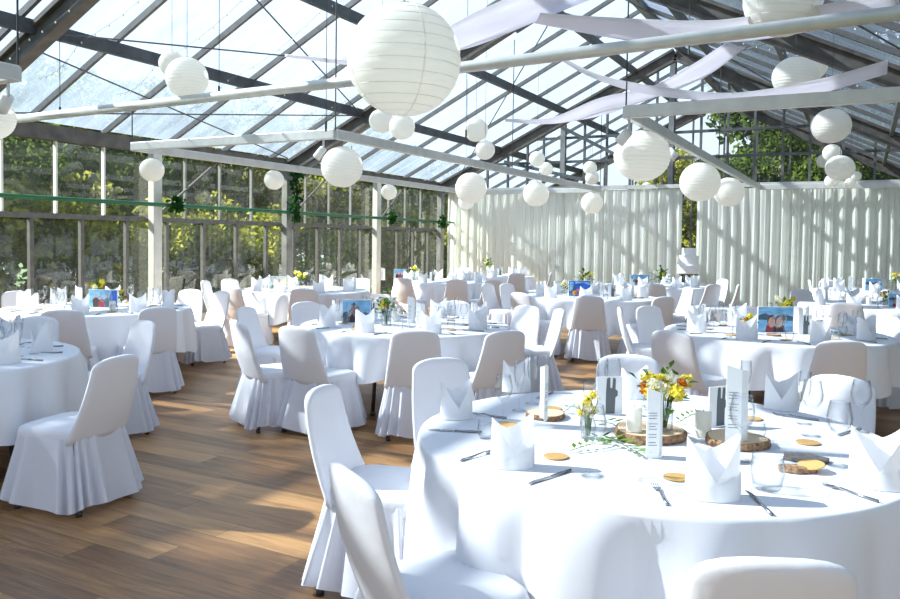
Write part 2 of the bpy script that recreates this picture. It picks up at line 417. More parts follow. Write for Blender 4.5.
MB().beam((XRIDGE, YB, ZR + .02), (XRIDGE, YE, ZR + .02), 0.12, 0.14).build('ridge_beam', M['steel'], ceil)
for xx in (-7.93, -6.27, -4.65, -2.85, -1.23, 0.43):
    MB().beam((xx, YB, roofz(xx) - .06), (xx, YE, roofz(xx) - .06), 0.07, 0.15).build('purlin', M['dark'], ceil)

tn = 0
def trim(mb, m, label, **k):
    global tn; tn += 1
    return structure(mb.build('trim_%d' % tn, m, **k), label)
# portal frames
for yy, nm in ((-0.7, 'behind the viewer'), (5.4, 'nearest'), (11.6, 'second'), (17.55, 'rear'), (23.7, 'farthest')):
    fr = structure(empty('trim_%d' % (tn + 1)), 'steel portal rafters, the %s pair' % nm); tn += 1
    for s_, xe in ((1, XL), (-1, XR)):
        a = Vector((xe + s_ * 0.05, yy, ZE - 0.12)); b = Vector((XRIDGE, yy, ZR - 0.2))
        mb = MB()
        d = (b - a).normalized(); nrm = Vector((-d.z, 0, d.x)) * (1 if s_ > 0 else -1)
        if nrm.z < 0: nrm = -nrm
        mb.beam(a + nrm * .10, b + nrm * .10, 0.14, 0.05); mb.beam(a - nrm * .12, b - nrm * .12, 0.14, 0.05)
        mb.beam(a, b, 0.03, 0.22)
        mb.build('rafter', M['rafter'], fr)
        mb = MB()
        mb.beam(a + Vector((0, 0, -0.15)) + d * .0, a + Vector((s_ * 0.9, 0, 0.2)), 0.05, 0.08)
        mb.build('knee_brace', M['steel'], fr)
    if yy in (5.4,):
        MB().tube([(XL + 0.3, yy, 2.80), ((XL + XR) / 2, yy, 2.86), (XR - .1, yy, 2.98)], 0.045, 10).build('tie_tube', M['alu'], fr, smooth=True)
# roof rods
cab = [((-8.2, 5.45, 3.62), (-9.45, 11.4, 3.02)), ((-7.9, 5.6, 3.75), (-6.5, 11.5, 4.40)), ((-6.0, 5.6, 4.68), (-7.9, 11.5, 3.75)), ((-9.45, 5.6, 2.99), (-7.9, 11.5, 3.72)),
       ((-4.2, 11.8, 5.5), (-9.0, 17.4, 3.1)), ((-1.0, 11.7, 4.4), (-3.2, 17.4, 5.4)), ((-3.4, 11.8, 5.3), (-0.6, 17.4, 4.1)), ((0.2, 5.6, 3.75), (-3.2, 11.4, 5.4)), ((-3.4, 5.6, 5.4), (1.6, 11.4, 3.1))]
for i, (a, b) in enumerate(cab):
    trim(MB().tube([a, b], 0.011, 6), M['dark'], 'thin diagonal wind brace rod %s' % ('one two three four five six seven eight nine'.split()[i] + ' under the roof'))

# left wall
trim(MB().box((XL, (YE + YB) / 2, 0.14), (0.22, YE - YB, 0.30)), M['concrete'], 'low concrete curb under the window wall')
trim(MB().box((XL + .02, (YE + YB) / 2, ZE - 0.04), (0.16, YE - YB, 0.20)), M['rafter'], 'dark steel eave beam above the window wall')
colY = [-0.8, 2.3, 5.4, 8.42, 11.5, 14.55, 17.5, 20.6, 23.7]
for i, cy in enumerate(colY):
    trim(MB().box((XL + 0.16, cy, 1.45), (0.13, 0.16, 2.9)), M['alu'] if i in (3, 5) else M['steel'], 'steel wall column %d of the window wall' % (i + 1), bevel=0.008)
wn_ = 0
for i in range(len(colY)):
    y0 = colY[i]; y1 = colY[i + 1] if i + 1 < len(colY) else YE
    wn_ += 1
    w = structure(empty('window_%d' % wn_, (XL, y0, 0)), 'window wall bay %d with tall narrow panes' % wn_)
    L = y1 - y0
    MB().add([(0, 0, .29), (0, L, .29), (0, L, 2.86), (0, 0, 2.86)], [(0, 1, 2, 3)]).build('pane', M['window'], w)
    MB().beam((0.02, 0, 1.80), (0.02, L, 1.80), 0.10, 0.07).beam((0.02, 0, .31), (0.02, L, .31), 0.10, 0.06).build('transom', M['mull'], w)
    if L > .5:
        for k in range(4):
            MB().box((0.02, L * (k + .08) / 4 + 0.28, 1.05), (0.06, 0.055, 1.48)).build('lower_mullion', M['mull'], w)
        for k in range(1, 4):
            MB().box((0.02, L * k / 4 - .05, 2.33), (0.05, 0.03, 1.04)).build('upper_mullion', M['white'] if i in (1, 2) else M['steel'], w)
    if L > 2 and i in (3, 4, 5):
        MB().tube([(0.06, 0.1, 1.85), (0.06, L * .45, 2.8)], 0.018, 6).build('brace_rod', M['mull'], w)
# gable wall
gw = structure(empty('window_%d' % (wn_ + 1), (0, YG, 0)), 'mullioned partition above and behind the curtains')
fg = structure(empty('window_%d' % (wn_ + 3), (0, YE, 0)), 'far glazed gable end beyond the curtain partition')
MB().add([(XL, 0, 0.2), (XR, 0, 0.2), (XR, 0, ZE), (XRIDGE, 0, ZR), (XL, 0, ZE)], [(0, 1, 2, 3, 4)]).build('pane', M['gable'], fg)
for k_ in range(13):
    xx = XL + .5 + k_ * .91
    MB().beam((xx, -.02, 0.2), (xx, -.02, roofz(xx)), 0.05, 0.06, up=(0, 1, 0)).build('mullion', M['mull'], fg)
MB().beam((XL, -.02, 2.9), (XR, -.02, 2.9), .06, .07).beam((XL, -.02, 1.2), (XR, -.02, 1.2), .06, .07).build('transom', M['mull'], fg)
x = XL + .55
k = 0
for xx in [-9.15, -8.6, -8.03, -7.5, -7.07, -6.02, -5.47, -4.9, -4.3, -3.9, -3.3, -2.72, -2.16, -1.58, -1.05, -0.42, .17, .75, 1.33, 1.9]:
    MB().beam((xx, -.02, 0.2), (xx, -.02, roofz(xx)), 0.05, 0.06, up=(0, 1, 0)).build('mullion', M['mull'], gw)
for xx in (-6.55, -3.95):
    MB().beam((xx, -.05, 0.2), (xx, -.05, roofz(xx) - .1), 0.12, 0.12, up=(0, 1, 0)).build('gable_post', M['steel'], gw)
for z, x0, x1 in ((3.50, -8.6, 1.1), (4.08, -7.4, -0.1)):
    MB().beam((x0, -.03, z), (x1, -.03, z), 0.06, 0.06).build('transom', M['dark'], gw)
MB().beam((XL, -.02, ZE + .02), (XRIDGE, -.02, ZR + .02), 0.1, 0.16).beam((XR, -.02, ZE + .02), (XRIDGE, -.02, ZR + .02), 0.1, 0.16).build('verge_beam', M['steel'], gw)
MB().beam((XL, 0, .1), (XR, 0, .1), 0.2, 0.22).build('sill', M['concrete'], gw)
# diagonal struts near ridge, seen above the gable
for a, b in (((-6.6, 18.2, 4.35), (-5.2, 18.2, 3.6)), ((-8.1, 18.2, 3.55), (-5.6, 18.2, 2.95)), ((-4.6, 11.6, 5.2), (-3.0, 11.6, 4.6)), ((-5.0, 11.6, 4.9), (-3.75, 11.6, 5.5))):
    trim(MB().beam(a, b, 0.06, 0.08), M['dark'], 'short dark diagonal strut starting %.1f metres along the gable' % (a[0] - XL))
# right wall (out of the frame, closes the room)
# right side wall
wr = structure(empty('window_%d' % (wn_ + 2), (XR, 0, 0)), 'glazed side wall past the front table')
MB().add([(0, YB, .3), (0, YE, .3), (0, YE, ZE), (0, YB, ZE)], [(0, 1, 2, 3)]).build('pane', M['gable'], wr)
for kk in range(23): MB().box((-.02, YB + .4 + kk * 1.19, 1.6), (0.05, 0.05, 2.7)).build('mullion', M['mull'], wr)
MB().box((0, (YE + YB) / 2, .15), (0.2, YE - YB, .3)).build('sill', M['concrete'], wr)
MB().box((0, (YE + YB) / 2, ZE - .08), (0.16, YE - YB, .26)).build('eave_beam', M['rafter'], wr)

# green heating pipe
tag(MB().tube([(XL + .30, YB + .2, 2.03), (XL + .30, 11.4, 2.02), (XL + .30, YG - .1, 2.0)], 0.03, 10).build('heating_pipe', M['green'], smooth=True), 'green heating pipe running along the window wall', 'pipe')

# hanging aluminium frames
def frame(name, x0, x1, y0, y1, z, label):
    f_ = empty('hanging_truss'); tag(f_, label, 'truss', 'aluminium trusses under the roof')
    for (a, b) in (((x0, y0, z), (x1, y0, z)), ((x0, y1, z), (x1, y1, z)), ((x0, y0, z), (x0, y1, z)), ((x1, y0, z), (x1, y1, z))):
        MB().beam(a, b, 0.07, 0.115).build('rail', M['alu'], f_, bevel=0.01)
    for xx in (x0, x1):
        for yy in (y0, y1, (y0 + y1) / 2):
            MB().tube([(xx, yy, z + .05), (xx, yy, roofz(xx) - (0.02 if abs(xx) > 0 else 0))], 0.008, 6).build('hanger', M['wire'], f_)
    return f_
frame('hanging_frame', -8.85, -5.45, 7.42, 17.75, 2.76, 'long pale aluminium frame hanging over the window side')
frame('hanging_frame', -1.98, 1.5, 7.2, 17.75, 2.76, 'long pale aluminium frame hanging on the far side of the ridge')
frame('hanging_frame', -8.9, -5.68, -2.3, 3.72, 2.76, 'pale aluminium frame whose corner shows beside the top edge lantern')

# curtains
def curtain(x0, x1, y0, ztop, folds, label, seed):
    rnd = random.Random(seed)
    nu = int((x1 - x0) * 80); nv = 9
    ph = [rnd.uniform(0, 6.28) for _ in range(4)]
    vs = []
    for i in range(nu):
        t = i / (nu - 1); X = x0 + (x1 - x0) * t
        for j in range(nv):
            s_ = j / (nv - 1); z = ztop + (0.03 - ztop) * s_
            a = 0.02 + 0.045 * min(1, s_ * 3)
            u_ = (x1 - x0) * t
            w_ = math.sin(u_ * folds * 6.283 + 1.3 * math.sin(u_ * 2.1 + ph[0]) + ph[1]) + 0.5 * math.sin(u_ * folds * 12.9 + ph[2] + 1.1 * math.sin(u_ * 3.3 + ph[3]))
            vs.append((X + 0.012 * math.sin(u_ * folds * 12.566 + ph[1]), y0 + a * w_ * (0.8 + 0.3 * math.sin(u_ * 1.7 + ph[0])), z))
    o = MB().add(vs, grid_faces(nu, nv)).build('curtain', M['curtain'], smooth=True)
    return o
cu = empty('curtain', (0, 0, 0)); tag(cu, 'white floor-length curtain from the window corner to the gap', 'curtain')
for nm, a, b, zt, sd_ in (('drape', -9.55, -3.62, 2.77, 3),):
    o = curtain(a, b, 17.95, zt, 4.6, '', sd_); o.name = 'drape'; o.parent = cu
cv = empty('curtain', (0, 0, 0)); tag(cv, 'wide white floor-length curtain right of the gap beside the cake', 'curtain')
for a, b, zt, sd_ in ((-3.29, 2.05, 2.76, 9),):
    o = curtain(a, b, 17.92, zt, 4.6, '', sd_); o.name = 'drape'; o.parent = cv
tag(MB().beam((-9.5, 17.95, 2.83), (2.1, 17.95, 2.83), 0.06, 0.09).build('curtain_rail', M['alu']), 'pale metal rail carrying both white curtains', 'curtain rail')

# ================================================================ OUTSIDE TREES
def tree_mesh(seed, h, rad, z0, nleaf, size, mleaf):
    rg = np.random.RandomState(seed)
    nb = 16
    cen = np.stack([rg.normal(0, rad * .45, nb), rg.normal(0, rad * .45, nb), rg.uniform(z0, h - rad * .3, nb)], 1)
    rr = rg.uniform(rad * .35, rad * .62, nb)
    idx = rg.randint(0, nb, nleaf)
    d = rg.normal(0, 1, (nleaf, 3)); d /= np.linalg.norm(d, axis=1)[:, None]
    p = cen[idx] + d * (rr[idx] * rg.uniform(.55, 1.05, nleaf))[:, None]
    a = rg.normal(0, 1, (nleaf, 3)); a /= np.linalg.norm(a, axis=1)[:, None]
    b = np.cross(a, rg.normal(0, 1, (nleaf, 3))); b /= np.linalg.norm(b, axis=1)[:, None]
    s_ = size * rg.uniform(.6, 1.3, nleaf)[:, None]
    q = np.stack([p - a * s_, p - b * s_ * .6, p + a * s_, p + b * s_ * .6], 1).reshape(-1, 3)
    me = bpy.data.meshes.new('crown'); me.from_pydata(q.tolist(), [], np.arange(nleaf * 4).reshape(-1, 4).tolist())
    me.materials.append(mleaf); me.update()
    return me
TREES = []
for seed, (h, rad, z0, nl, sz, ml) in enumerate([(7.5, 2.3, 1.0, 16000, .11, 'leafa'), (8.5, 2.6, 1.3, 16000, .115, 'leafb'), (13.5, 3.2, 3.0, 12000, .2, 'leafa'), (3.2, 1.7, 0.2, 6500, .11, 'leafb')]):
    t = empty('tree'); tag(t, 'x', 'tree')
    o = bpy.data.objects.new('crown', tree_mesh(seed + 3, h, rad, z0, nl, sz, M[ml])); C.objects.link(o); o.parent = t
    rr = h * .018 + .05
    MB().tube([(0, 0, -.2), (.08, .05, h * .35), (-.06, .1, h * .8)], [rr * 1.3, rr, rr * .3], 8).build('trunk', M['trunk'], t, smooth=True)
    TREES.append(Proto(t))
TN = ['dark green tree', 'yellow-green tree', 'tall forest tree', 'yellow-green shrub']
tr_places = []
rg = random.Random(5)
def row(x0, y0, x1, y1, n, kinds, jit=.6, sc=(.9, 1.15)):
    for i in range(n):
        t = (i + .5) / n
        tr_places.append((x0 + (x1 - x0) * t + rg.uniform(-jit, jit), y0 + (y1 - y0) * t + rg.uniform(-jit, jit), rg.choice(kinds), rg.uniform(*sc)))
row(-17.5, 4, -17.5, 34, 9, (0, 1), sc=(.72, .9))
row(-21, 2, -22, 40, 9, (0, 1, 1), sc=(.75, .9))
row(-27, 0, -30, 50, 10, (2, 2, 0), sc=(.55, .62))
row(-15.5, 7, -15.5, 34, 8, (3,), sc=(.7, 1.0))
row(-4, 35, 10, 35, 5, (1, 0, 0))
row(-6, 42, 16, 40, 7, (2, 2), sc=(1.15, 1.4))
row(6.8, 1, 6.8, 28, 6, (2, 0), sc=(.8, .95))
row(11.5, 3, 11.5, 32, 5, (2,), sc=(.9, 1.0))
tr_places += [(-19, -5.6, 2, .93), (-19.3, -3.4, 2, .92), (-19.2, -2.3, 2, .86), (-5.7, 28.6, 1, .62), (-5.0, 30.5, 0, .7)]  # first three: unseen tall trees, added to keep sun off the left floor
cnt = {}
for (x, y, k, s_) in tr_places:
    side = 'beyond the window wall' if x < -11 and y < 26 else ('beyond the gable' if y > 20 else ('past the right-hand roof slope' if x > 0 else 'far beyond the window wall'))
    TREES[k].put((x, y, -.1), rg.uniform(0, 6.28), '%s in the dense wood %s' % (TN[k], side), 'trees: %s %s' % (TN[k], side), s_)

# ================================================================ CHAIR
def superring(w, t, n=28, e=2.6):
    out = []
    for k in range(n):
        a = 2 * math.pi * k / n; c, s_ = math.cos(a), math.sin(a)
        out.append((w * math.copysign(abs(c) ** (2 / e), c), t * math.copysign(abs(s_) ** (2 / e), s_)))
    return out
def make_chair():
    root = empty('banquet_chair'); tag(root, 'x', 'chair')
    # backrest under its cover
    vs = []; rows = 22; n = 28
    for i in range(rows):
        s_ = i / (rows - 1); s2 = 1 - (1 - s_) ** 1.6
        z = 0.40 + 0.47 * s2
        w = 0.238 - 0.062 * s2
        tt = (s2 - 0.86) / 0.14
        if tt > 0: w *= max(0.0, 1 - min(1, tt) ** 2.6) ** 0.42 if tt < 1 else 0.0
        if i == rows - 1: w = 0.176 * 0.22
        th = 0.024 if tt <= 0 else 0.024 * (max(0.02, 1 - min(1, tt) ** 5) ** 0.5)
        yb = -0.205 - 0.125 * s2 - 0.02 * math.sin(s2 * 3.1)
        for (x, y) in superring(w, th, n, 3.2): vs.append((x, yb + y + 0.03 * (x / 0.22) ** 2, z))
    fs = grid_faces(rows, n, True) + [tuple((rows - 1) * n + k for k in range(n)), tuple(range(n))[::-1]]
    MB().add(vs, fs).build('backrest', M['chair'], root, smooth=True)
    # seat
    vs = []; prof = [(0.985, 0.385), (1.0, 0.41), (1.0, 0.44), (0.97, 0.462), (0.86, 0.475), (0.5, 0.482), (0.02, 0.484)]
    for k_, z in prof:
        for (x, y) in superring(0.222 * k_, 0.222 * k_, 32, 5): vs.append((x * (1 + 0.06 * y / .22), y, z))
    MB().add(vs, grid_faces(len(prof), 32, True) + [tuple((len(prof) - 1) * 32 + k for k in range(32))]).build('seat', M['chair'], root, smooth=True)
    # pleated skirt
    n = 150; rows = 8; vs = []
    rgn = random.Random(3); p1, p2 = rgn.random() * 6, rgn.random() * 6
    for i in range(rows):
        s_ = i / (rows - 1)
        z = 0.425 - (0.425 - 0.045) * s_
        for k, (x, y) in enumerate(superring(1, 1, n, 4.5)):
            a = 2 * math.pi * k / n
            amp = 0.004 + 0.026 * s_
            fo = math.sin(a * 19 + p1 + .8 * math.sin(a * 3)) + 0.4 * math.sin(a * 31 + p2)
            # back hangs looser, front corners stay
            r = 0.228 + 0.048 * s_ + amp * fo
            zz = z + (0.018 * math.sin(a * 4 + p2) + 0.012 * fo) * s_
            ex = 0.03 * s_ * (1 if y < -.2 else 0)
            vs.append((x * r, y * (r + ex), zz))
    MB().add(vs, grid_faces(rows, n, True)).build('skirt', M['skirt'], root, smooth=True)
    for sx in (-1, 1):
        for sy in (-1, 1):
            lg = MB().tube([(sx * .19, sy * .18, .40), (sx * .20, sy * (.20 if sy > 0 else .225), 0.012)], .013, 8).build('leg', M['leg'], root, smooth=True)
            MB().lathe([(0, 0), (.018, 0), (.018, .022), (.012, .03)], (sx * .20, sy * (.20 if sy > 0 else .225), 0), 10).build('foot_cap', M['wire'], lg, smooth=True)
    return root
CHAIR = Proto(make_chair())

# tables: name -> centre, cloth drop, short phrase
cen = dict(T1=(-.75, 3.25), T2=(-3.78, 6.28), T3=(-.68, 7.66), T4=(-5.38, 2.8), T5=(-7.42, 5.76), T6=(-7.6, 9.6), T7=(-7.15, 13.35), T8=(-7.55, 16.3), T9=(-3.5, 11.05), T10=(-3.42, 14.68), T11=(.2, 11.9), T13=(.15, 15.75))
PHR = {'T1': 'the big front table', 'T2': 'the hikers-photo table', 'T3': 'the two-faces-photo table', 'T4': 'the table at the left edge', 'T5': 'the blue-party-photo table', 'T6': 'the sunlit ivy-post table', 'T7': 'the back window table', 'T8': 'the curtain-corner table', 'T9': 'the deep-blue-photo table', 'T10': 'the table before the cake', 'T11': 'the orange-flowers table', 'T13': 'the farthest right table'}
drop = dict(T1=.52, T2=.40, T3=.40, T4=.46, T5=.46, T6=.42, T7=.42, T8=.42, T9=.42, T10=.42, T11=.42, T13=.42)
TR = 0.97
def camxy(c):
    p = np.array([c[0], c[1], HC]) - EYE
    return p @ np.array([math.cos(YAW), math.sin(YAW), 0]), p @ np.array([-math.sin(YAW), math.cos(YAW), 0])
def fromcam(X, Z):
    return (math.cos(YAW) * X - math.sin(YAW) * Z, math.sin(YAW) * X + math.cos(YAW) * Z)

def make_table():
    root = empty('round_table'); tag(root, 'x', 'table')
    MB().lathe([(0.02, .715), (TR - .02, .715), (TR - .005, .72), (TR - .005, .738), (TR - .02, .742), (0.02, .742)], n=64, cap=True).build('tabletop', M['wood'], root)
    for k in range(4):
        a = math.pi / 4 + k * math.pi / 2
        MB().tube([(.50 * math.cos(a), .50 * math.sin(a), .715), (.56 * math.cos(a), .56 * math.sin(a), .02)], .018, 10).lathe([(0, 0), (.026, 0), (.026, .03), (.018, .035)], (.56 * math.cos(a), .56 * math.sin(a), 0), 10).build('leg', M['dark'], root, smooth=True)
    MB().beam((-.38, -.36, .35), (.38, -.36, .35), .03, .03).beam((-.38, .36, .35), (.38, .36, .35), .03, .03).build('stretcher', M['dark'], root)
    return root
TABLE = Proto(make_table())
def tablecloth(c, seed, dr, label):
    rgc = random.Random(seed); n = 220; R0 = TR + .006
    rows = [(0.0, 0), (.5, 0), (.9, 0), (R0 - .012, 0), (R0 - .002, .005), (R0 + .003, .018)] + [(None, k / 9) for k in range(1, 10)]
    nf = rgc.choice((17, 18, 20)); p = [rgc.random() * 6.28 for _ in range(4)]
    vs = []
    for r, s_ in rows:
        for k in range(n):
            a = 2 * math.pi * k / n
            if r is not None: vs.append((r * math.cos(a), r * math.sin(a), .750 - s_)); continue
            f_ = (1.6 * abs(math.sin((a * nf + p[0] + .9 * math.sin(a * 2 + p[1])) / 2)) - 1) * .75 + math.sin(a * 5 + p[2]) * .25 + .4 * math.sin(a * 23 + p[3]) * .3
            f_ = 1.5 * math.copysign(abs(f_) ** .8, f_) - .25
            rr = R0 + .004 + (.036 + .055 * f_) * s_ ** .5 + .012 * s_
            z = .732 - (dr - .018) * s_ * (1 + .10 * math.sin(a * 4 + p[1]) + .03 * f_)
            vs.append((rr * math.cos(a), rr * math.sin(a), z))
    o = MB().add(vs, grid_faces(len(rows), n, True)).build('tablecloth', M['table'], smooth=True, loc=(c[0], c[1], 0))
    return tag(o, label, 'tablecloth', 'white round tablecloths')
for i, (k, c) in enumerate(cen.items()):
    TABLE.put((c[0], c[1], 0), .3 + .5 * i, 'round banquet table under the white cloth of ' + PHR[k], 'round banquet tables')
    tablecloth(c, 11 + i, drop[k], 'white cloth draped over ' + PHR[k])

# chairs: table, pixel column of the backrest top, distance of the backrest top, near or far solution, look
CH = [
 ('T1', 325, 1.46, 'f', 'at the far left'), ('T1', 357, 1.46, 'n', 'nearest the bottom left corner, back to the light'), ('T1', 775, 1.53, 'n', 'cut off by the bottom edge'),
 ('T1', 441, 1.53, 'f', 'behind the leftmost napkin'), ('T1', 628, 1.50, 'f', 'behind the bouquet'), ('T1', 841, 1.44, 'f', 'glowing white at the far right'), ('T1', 1110, 1.5, 'n', 'whose seat shows in the bottom right corner'),
 ('T2', 297, 1.50, 'n', 'at the near left, folds at the top'), ('T2', 416, 1.45, 'n', 'at the near side, grey back'), ('T2', 505, 1.62, 'n', 'at the near right, leaning back'),
 ('T2', 240, 1.66, 'n', 'on the left, nearer of two'), ('T2', 247, 1.60, 'f', 'on the left, farther of two'), ('T2', 558, 1.62, 'r', 'on the right, seen edge-on'), ('T2', 527, 1.55, 'f', 'on the right, bluish front'), ('T2', 456, 1.5, 'f', 'on the far side, right of the menu'), ('T2', 306, 1.5, 'f', 'at the far left, bluish'),
 ('T3', 673, 1.60, 'n', 'at the near left, large pale back'), ('T3', 842, 1.48, 'n', 'at the near side, wide grey back'), ('T3', 622, 1.60, 'l', 'on the left, narrow edge'), ('T3', 649, 1.55, 'f', 'at the far left, bluish front'), ('T3', 745, 1.5, 'f', 'on the far side left of the photo'), ('T3', 905, 1.5, 'f', 'at the far right'),
 ('T4', 115, 1.66, 'n', 'standing free on the plank floor'), ('T4', 143, 1.60, 'f', 'half hidden behind the nearest chair'), ('T4', 38, 1.45, 'f', 'on the far side, bluish front'), ('T4', -20, 1.5, 'f', 'at the far left'),
 ('T5', 158, 1.50, 'n', 'at the near right, grey back'), ('T5', 62, 1.50, 'n', 'at the near side, grey back'), ('T5', 221, 1.58, 'r', 'on the right, seen from its side'), ('T5', 191, 1.56, 'f', 'at the far right, lit white'), ('T5', 16, 1.5, 'f', 'at the far left by the window'),
 ('T6', 206, 1.56, 'l', 'on the left, narrow and lit'), ('T6', 232, 1.5, 'n', 'at the near left, glowing white'), ('T6', 304, 1.5, 'n', 'at the near side, peach back'), ('T6', 230, 1.5, 'f', 'at the far left, lit white'), ('T6', 362, 1.6, 'f', 'at the far right, lit white'),
 ('T7', 403, 1.5, 'n', 'at the near left, pink-grey folds'), ('T7', 457, 1.5, 'n', 'at the near right, grey back'), ('T7', 493, 1.6, 'n', 'on the right, leaning'), ('T7', 354, 1.6, 'l', 'on the left, lit white'),
 ('T8', 477, 1.5, 'n', 'at the near left'), ('T8', 517, 1.5, 'n', 'at the near right, grey back'), ('T8', 550, 1.5, 'r', 'on the right, seen edge-on'),
 ('T9', 589, 1.50, 'n', 'at the near side, skirt to the floor'), ('T9', 521, 1.55, 'n', 'at the near left, cream-lit back'), ('T9', 507, 1.55, 'f', 'at the far left, bluish'), ('T9', 488, 1.75, 'l', 'farthest out on the left'), ('T9', 663, 1.60, 'n', 'at the near right, beige folds'), ('T9', 688, 1.6, 'r', 'on the right, seen edge-on'),
 ('T10', 654, 1.5, 'n', 'at the near side, grey back'), ('T10', 713, 1.5, 'n', 'at the near right, leaning grey back'), ('T10', 723, 1.55, 'f', 'at the far right, lit white'), ('T10', 737, 1.75, 'r', 'on the right, seen edge-on'),
 ('T11', 846, 1.5, 'n', 'at the near left, beige folds'), ('T11', 801, 1.55, 'f', 'at the far left, bluish'),
 ('T13', 811, 1.5, 'l', 'on the left, seen edge-on'), ('T13', 829, 1.5, 'f', 'at the far left, bluish'),
]
chair_ang = {}
for T, px, D, side, look in CH:
    c = cen[T]; best = None
    Xc, Zc = camxy(c)
    for k in range(720):
        a = 2 * math.pi * k / 720
        X, Z = Xc + D * math.cos(a), Zc + D * math.sin(a)
        if Z < .5: continue
        w = fromcam(X, Z); e = abs(proj((w[0], w[1], .88))[0] - px)
        pen = 0
        if side == 'n' and math.sin(a) > 0.02: pen = 60
        if side == 'f' and math.sin(a) < -0.02: pen = 60
        if best is None or e + pen < best[0]: best = (e + pen, a, w)
    e, a, w = best
    chair_ang.setdefault(T, []).append(a)
    d = Vector((c[0] - w[0], c[1] - w[1])).normalized()
    if (T, px) == ('T1', 357): d.rotate(Matrix.Rotation(R(-7), 2))
    jit = random.uniform(-.09, .09)
    if 'edge-on' in look or 'narrow' in look:
        ex = Vector((math.cos(YAW), math.sin(YAW))); ex = ex if d.dot(ex) > 0 else -ex; d = (d * .35 + ex * .65).normalized()
    rz = math.atan2(-d.x, d.y) + jit
    fwd = Vector((-math.sin(rz), math.cos(rz)))
    loc = Vector(w) + fwd * .30
    CHAIR.put((loc.x, loc.y, 0), rz, 'white chair %s, %s' % (look, PHR[T]), 'white-covered banquet chairs')

# ================================================================ TABLEWARE
def make_napkin(var=0):
    n = 48; rows = 12; vs = []
    for i in range(rows):
        s_ = i / (rows - 1)
        for k in range(n):
            a = 2 * math.pi * k / n
            c_, sn = math.cos(a), math.sin(a)
            tri = abs(c_)
            hf = .058 + .130 * tri; hb = .132 + .056 * tri ** 1.5; bl = min(1, max(0, .5 + sn * 3))
            h = (hf * (1 - bl) + hb * bl) * (1.0 if c_ > 0 else .93)
            z = h * s_
            w = .080 * (1 - .08 * s_) * (1 + (.10 * s_ * (1 - tri)))
            t = .052 * (1 - .35 * s_ * tri)
            vs.append((w * c_, t * sn + .012 * s_ * s_ * (1 if sn > 0 else -1) * tri, z + .001))
    root = empty('folded_napkin'); tag(root, 'x', 'napkin')
    MB().add(vs, grid_faces(rows, n, True)).build('body', M['napkin'], root, smooth=True)
    # diagonal lap across the front
    pts = []
    for i in range(14):
        t_ = i / 13; a = math.pi * (-.97 + .94 * t_)
        z1 = .012 + .085 * t_ ** 1.3; z0 = .002; z1 = min(z1, .055 + .10 * abs(math.cos(a)))
        pts.append((.083 * math.cos(a), .0555 * math.sin(a), z0)); pts.append((.0815 * math.cos(a), .054 * math.sin(a), z1))
    MB().add(pts, [(2 * i, 2 * i + 2, 2 * i + 3, 2 * i + 1) for i in range(13)]).build('lap', M['napkin'], root, smooth=True)
    return root
NAPKIN = Proto(make_napkin())
def make_glass(name, cat, prof, n=20):
    o = MB().lathe(prof, n=n).build(name, M['tumbler'], smooth=True)
    tag(o, 'x', cat); return o
WINE = Proto(make_glass('wine_glass', 'wine glass', [(.001, .002), (.034, .002), (.034, .004), (.006, .010), (.0035, .02), (.0035, .085), (.008, .095), (.026, .112), (.037, .135), (.038, .155), (.033, .185), (.029, .205), (.0275, .205), (.036, .155), (.034, .135), (.022, .114), (.001, .102)]))
FLUTE = Proto(make_glass('champagne_flute', 'flute', [(.001, .002), (.031, .002), (.031, .004), (.005, .010), (.0035, .02), (.0035, .09), (.010, .105), (.021, .130), (.025, .165), (.023, .225), (.0218, .225), (.0235, .165), (.018, .130), (.001, .108)]))
TUMB = Proto(make_glass('tumbler', 'tumbler', [(.001, .001), (.030, .001), (.036, .012), (.042, .045), (.038, .085), (.0365, .085), (.040, .045), (.034, .014), (.001, .010)]))
def make_knife():
    r = empty('knife'); tag(r, 'x', 'knife')
    MB().tube([(-.115, 0, .004), (-.05, 0, .0045), (0.0, 0, .004)], [.0055, .005, .004], 8).build('handle', M['chrome'], r, smooth=True)
    MB().add([(0, -.005, .003), (.08, -.009, .003), (.108, -.003, .003), (.115, .006, .003), (0, .006, .003), (0, -.005, .005), (.08, -.009, .0045), (.108, -.003, .004), (.115, .006, .004), (0, .006, .005)],
             [(4, 3, 2, 1, 0), (5, 6, 7, 8, 9), (0, 1, 6, 5), (1, 2, 7, 6), (2, 3, 8, 7), (3, 4, 9, 8), (4, 0, 5, 9)]).build('blade', M['chrome'], r)
    return r
def make_fork():
    r = empty('fork'); tag(r, 'x', 'fork')
    MB().tube([(-.10, 0, .004), (-.04, 0, .004), (.03, 0, .009)], [.0055, .0045, .0025], 8).build('handle', M['chrome'], r, smooth=True)
    mb = MB().add([(.03, -.004, .008), (.05, -.012, .004), (.062, -.012, .004), (.062, .012, .004), (.05, .012, .004), (.03, .004, .008), (.03, -.004, .010), (.05, -.012, .006), (.062, -.012, .006), (.062, .012, .006), (.05, .012, .006), (.03, .004, .010)],
                  [(5, 4, 3, 2, 1, 0), (6, 7, 8, 9, 10, 11), (0, 1, 7, 6), (1, 2, 8, 7), (2, 3, 9, 8), (3, 4, 10, 9), (4, 5, 11, 10), (5, 0, 6, 11)])
    for k in range(4):
        yy = -.0105 + .007 * k; mb.tube([(.06, yy, .005), (.085, yy, .003), (.102, yy, .008)], [.0016, .0014, .0008], 5)
    mb.build('tines', M['chrome'], r)
    return r
KNIFE, FORK = Proto(make_knife()), Proto(make_fork())
_c = MB().lathe([(.001, .001), (.045, .001), (.047, .003), (.045, .0055), (.001, .0055)], n=28).build('coaster', M['cork']); tag(_c, 'x', 'coaster')
COAST = Proto(_c)
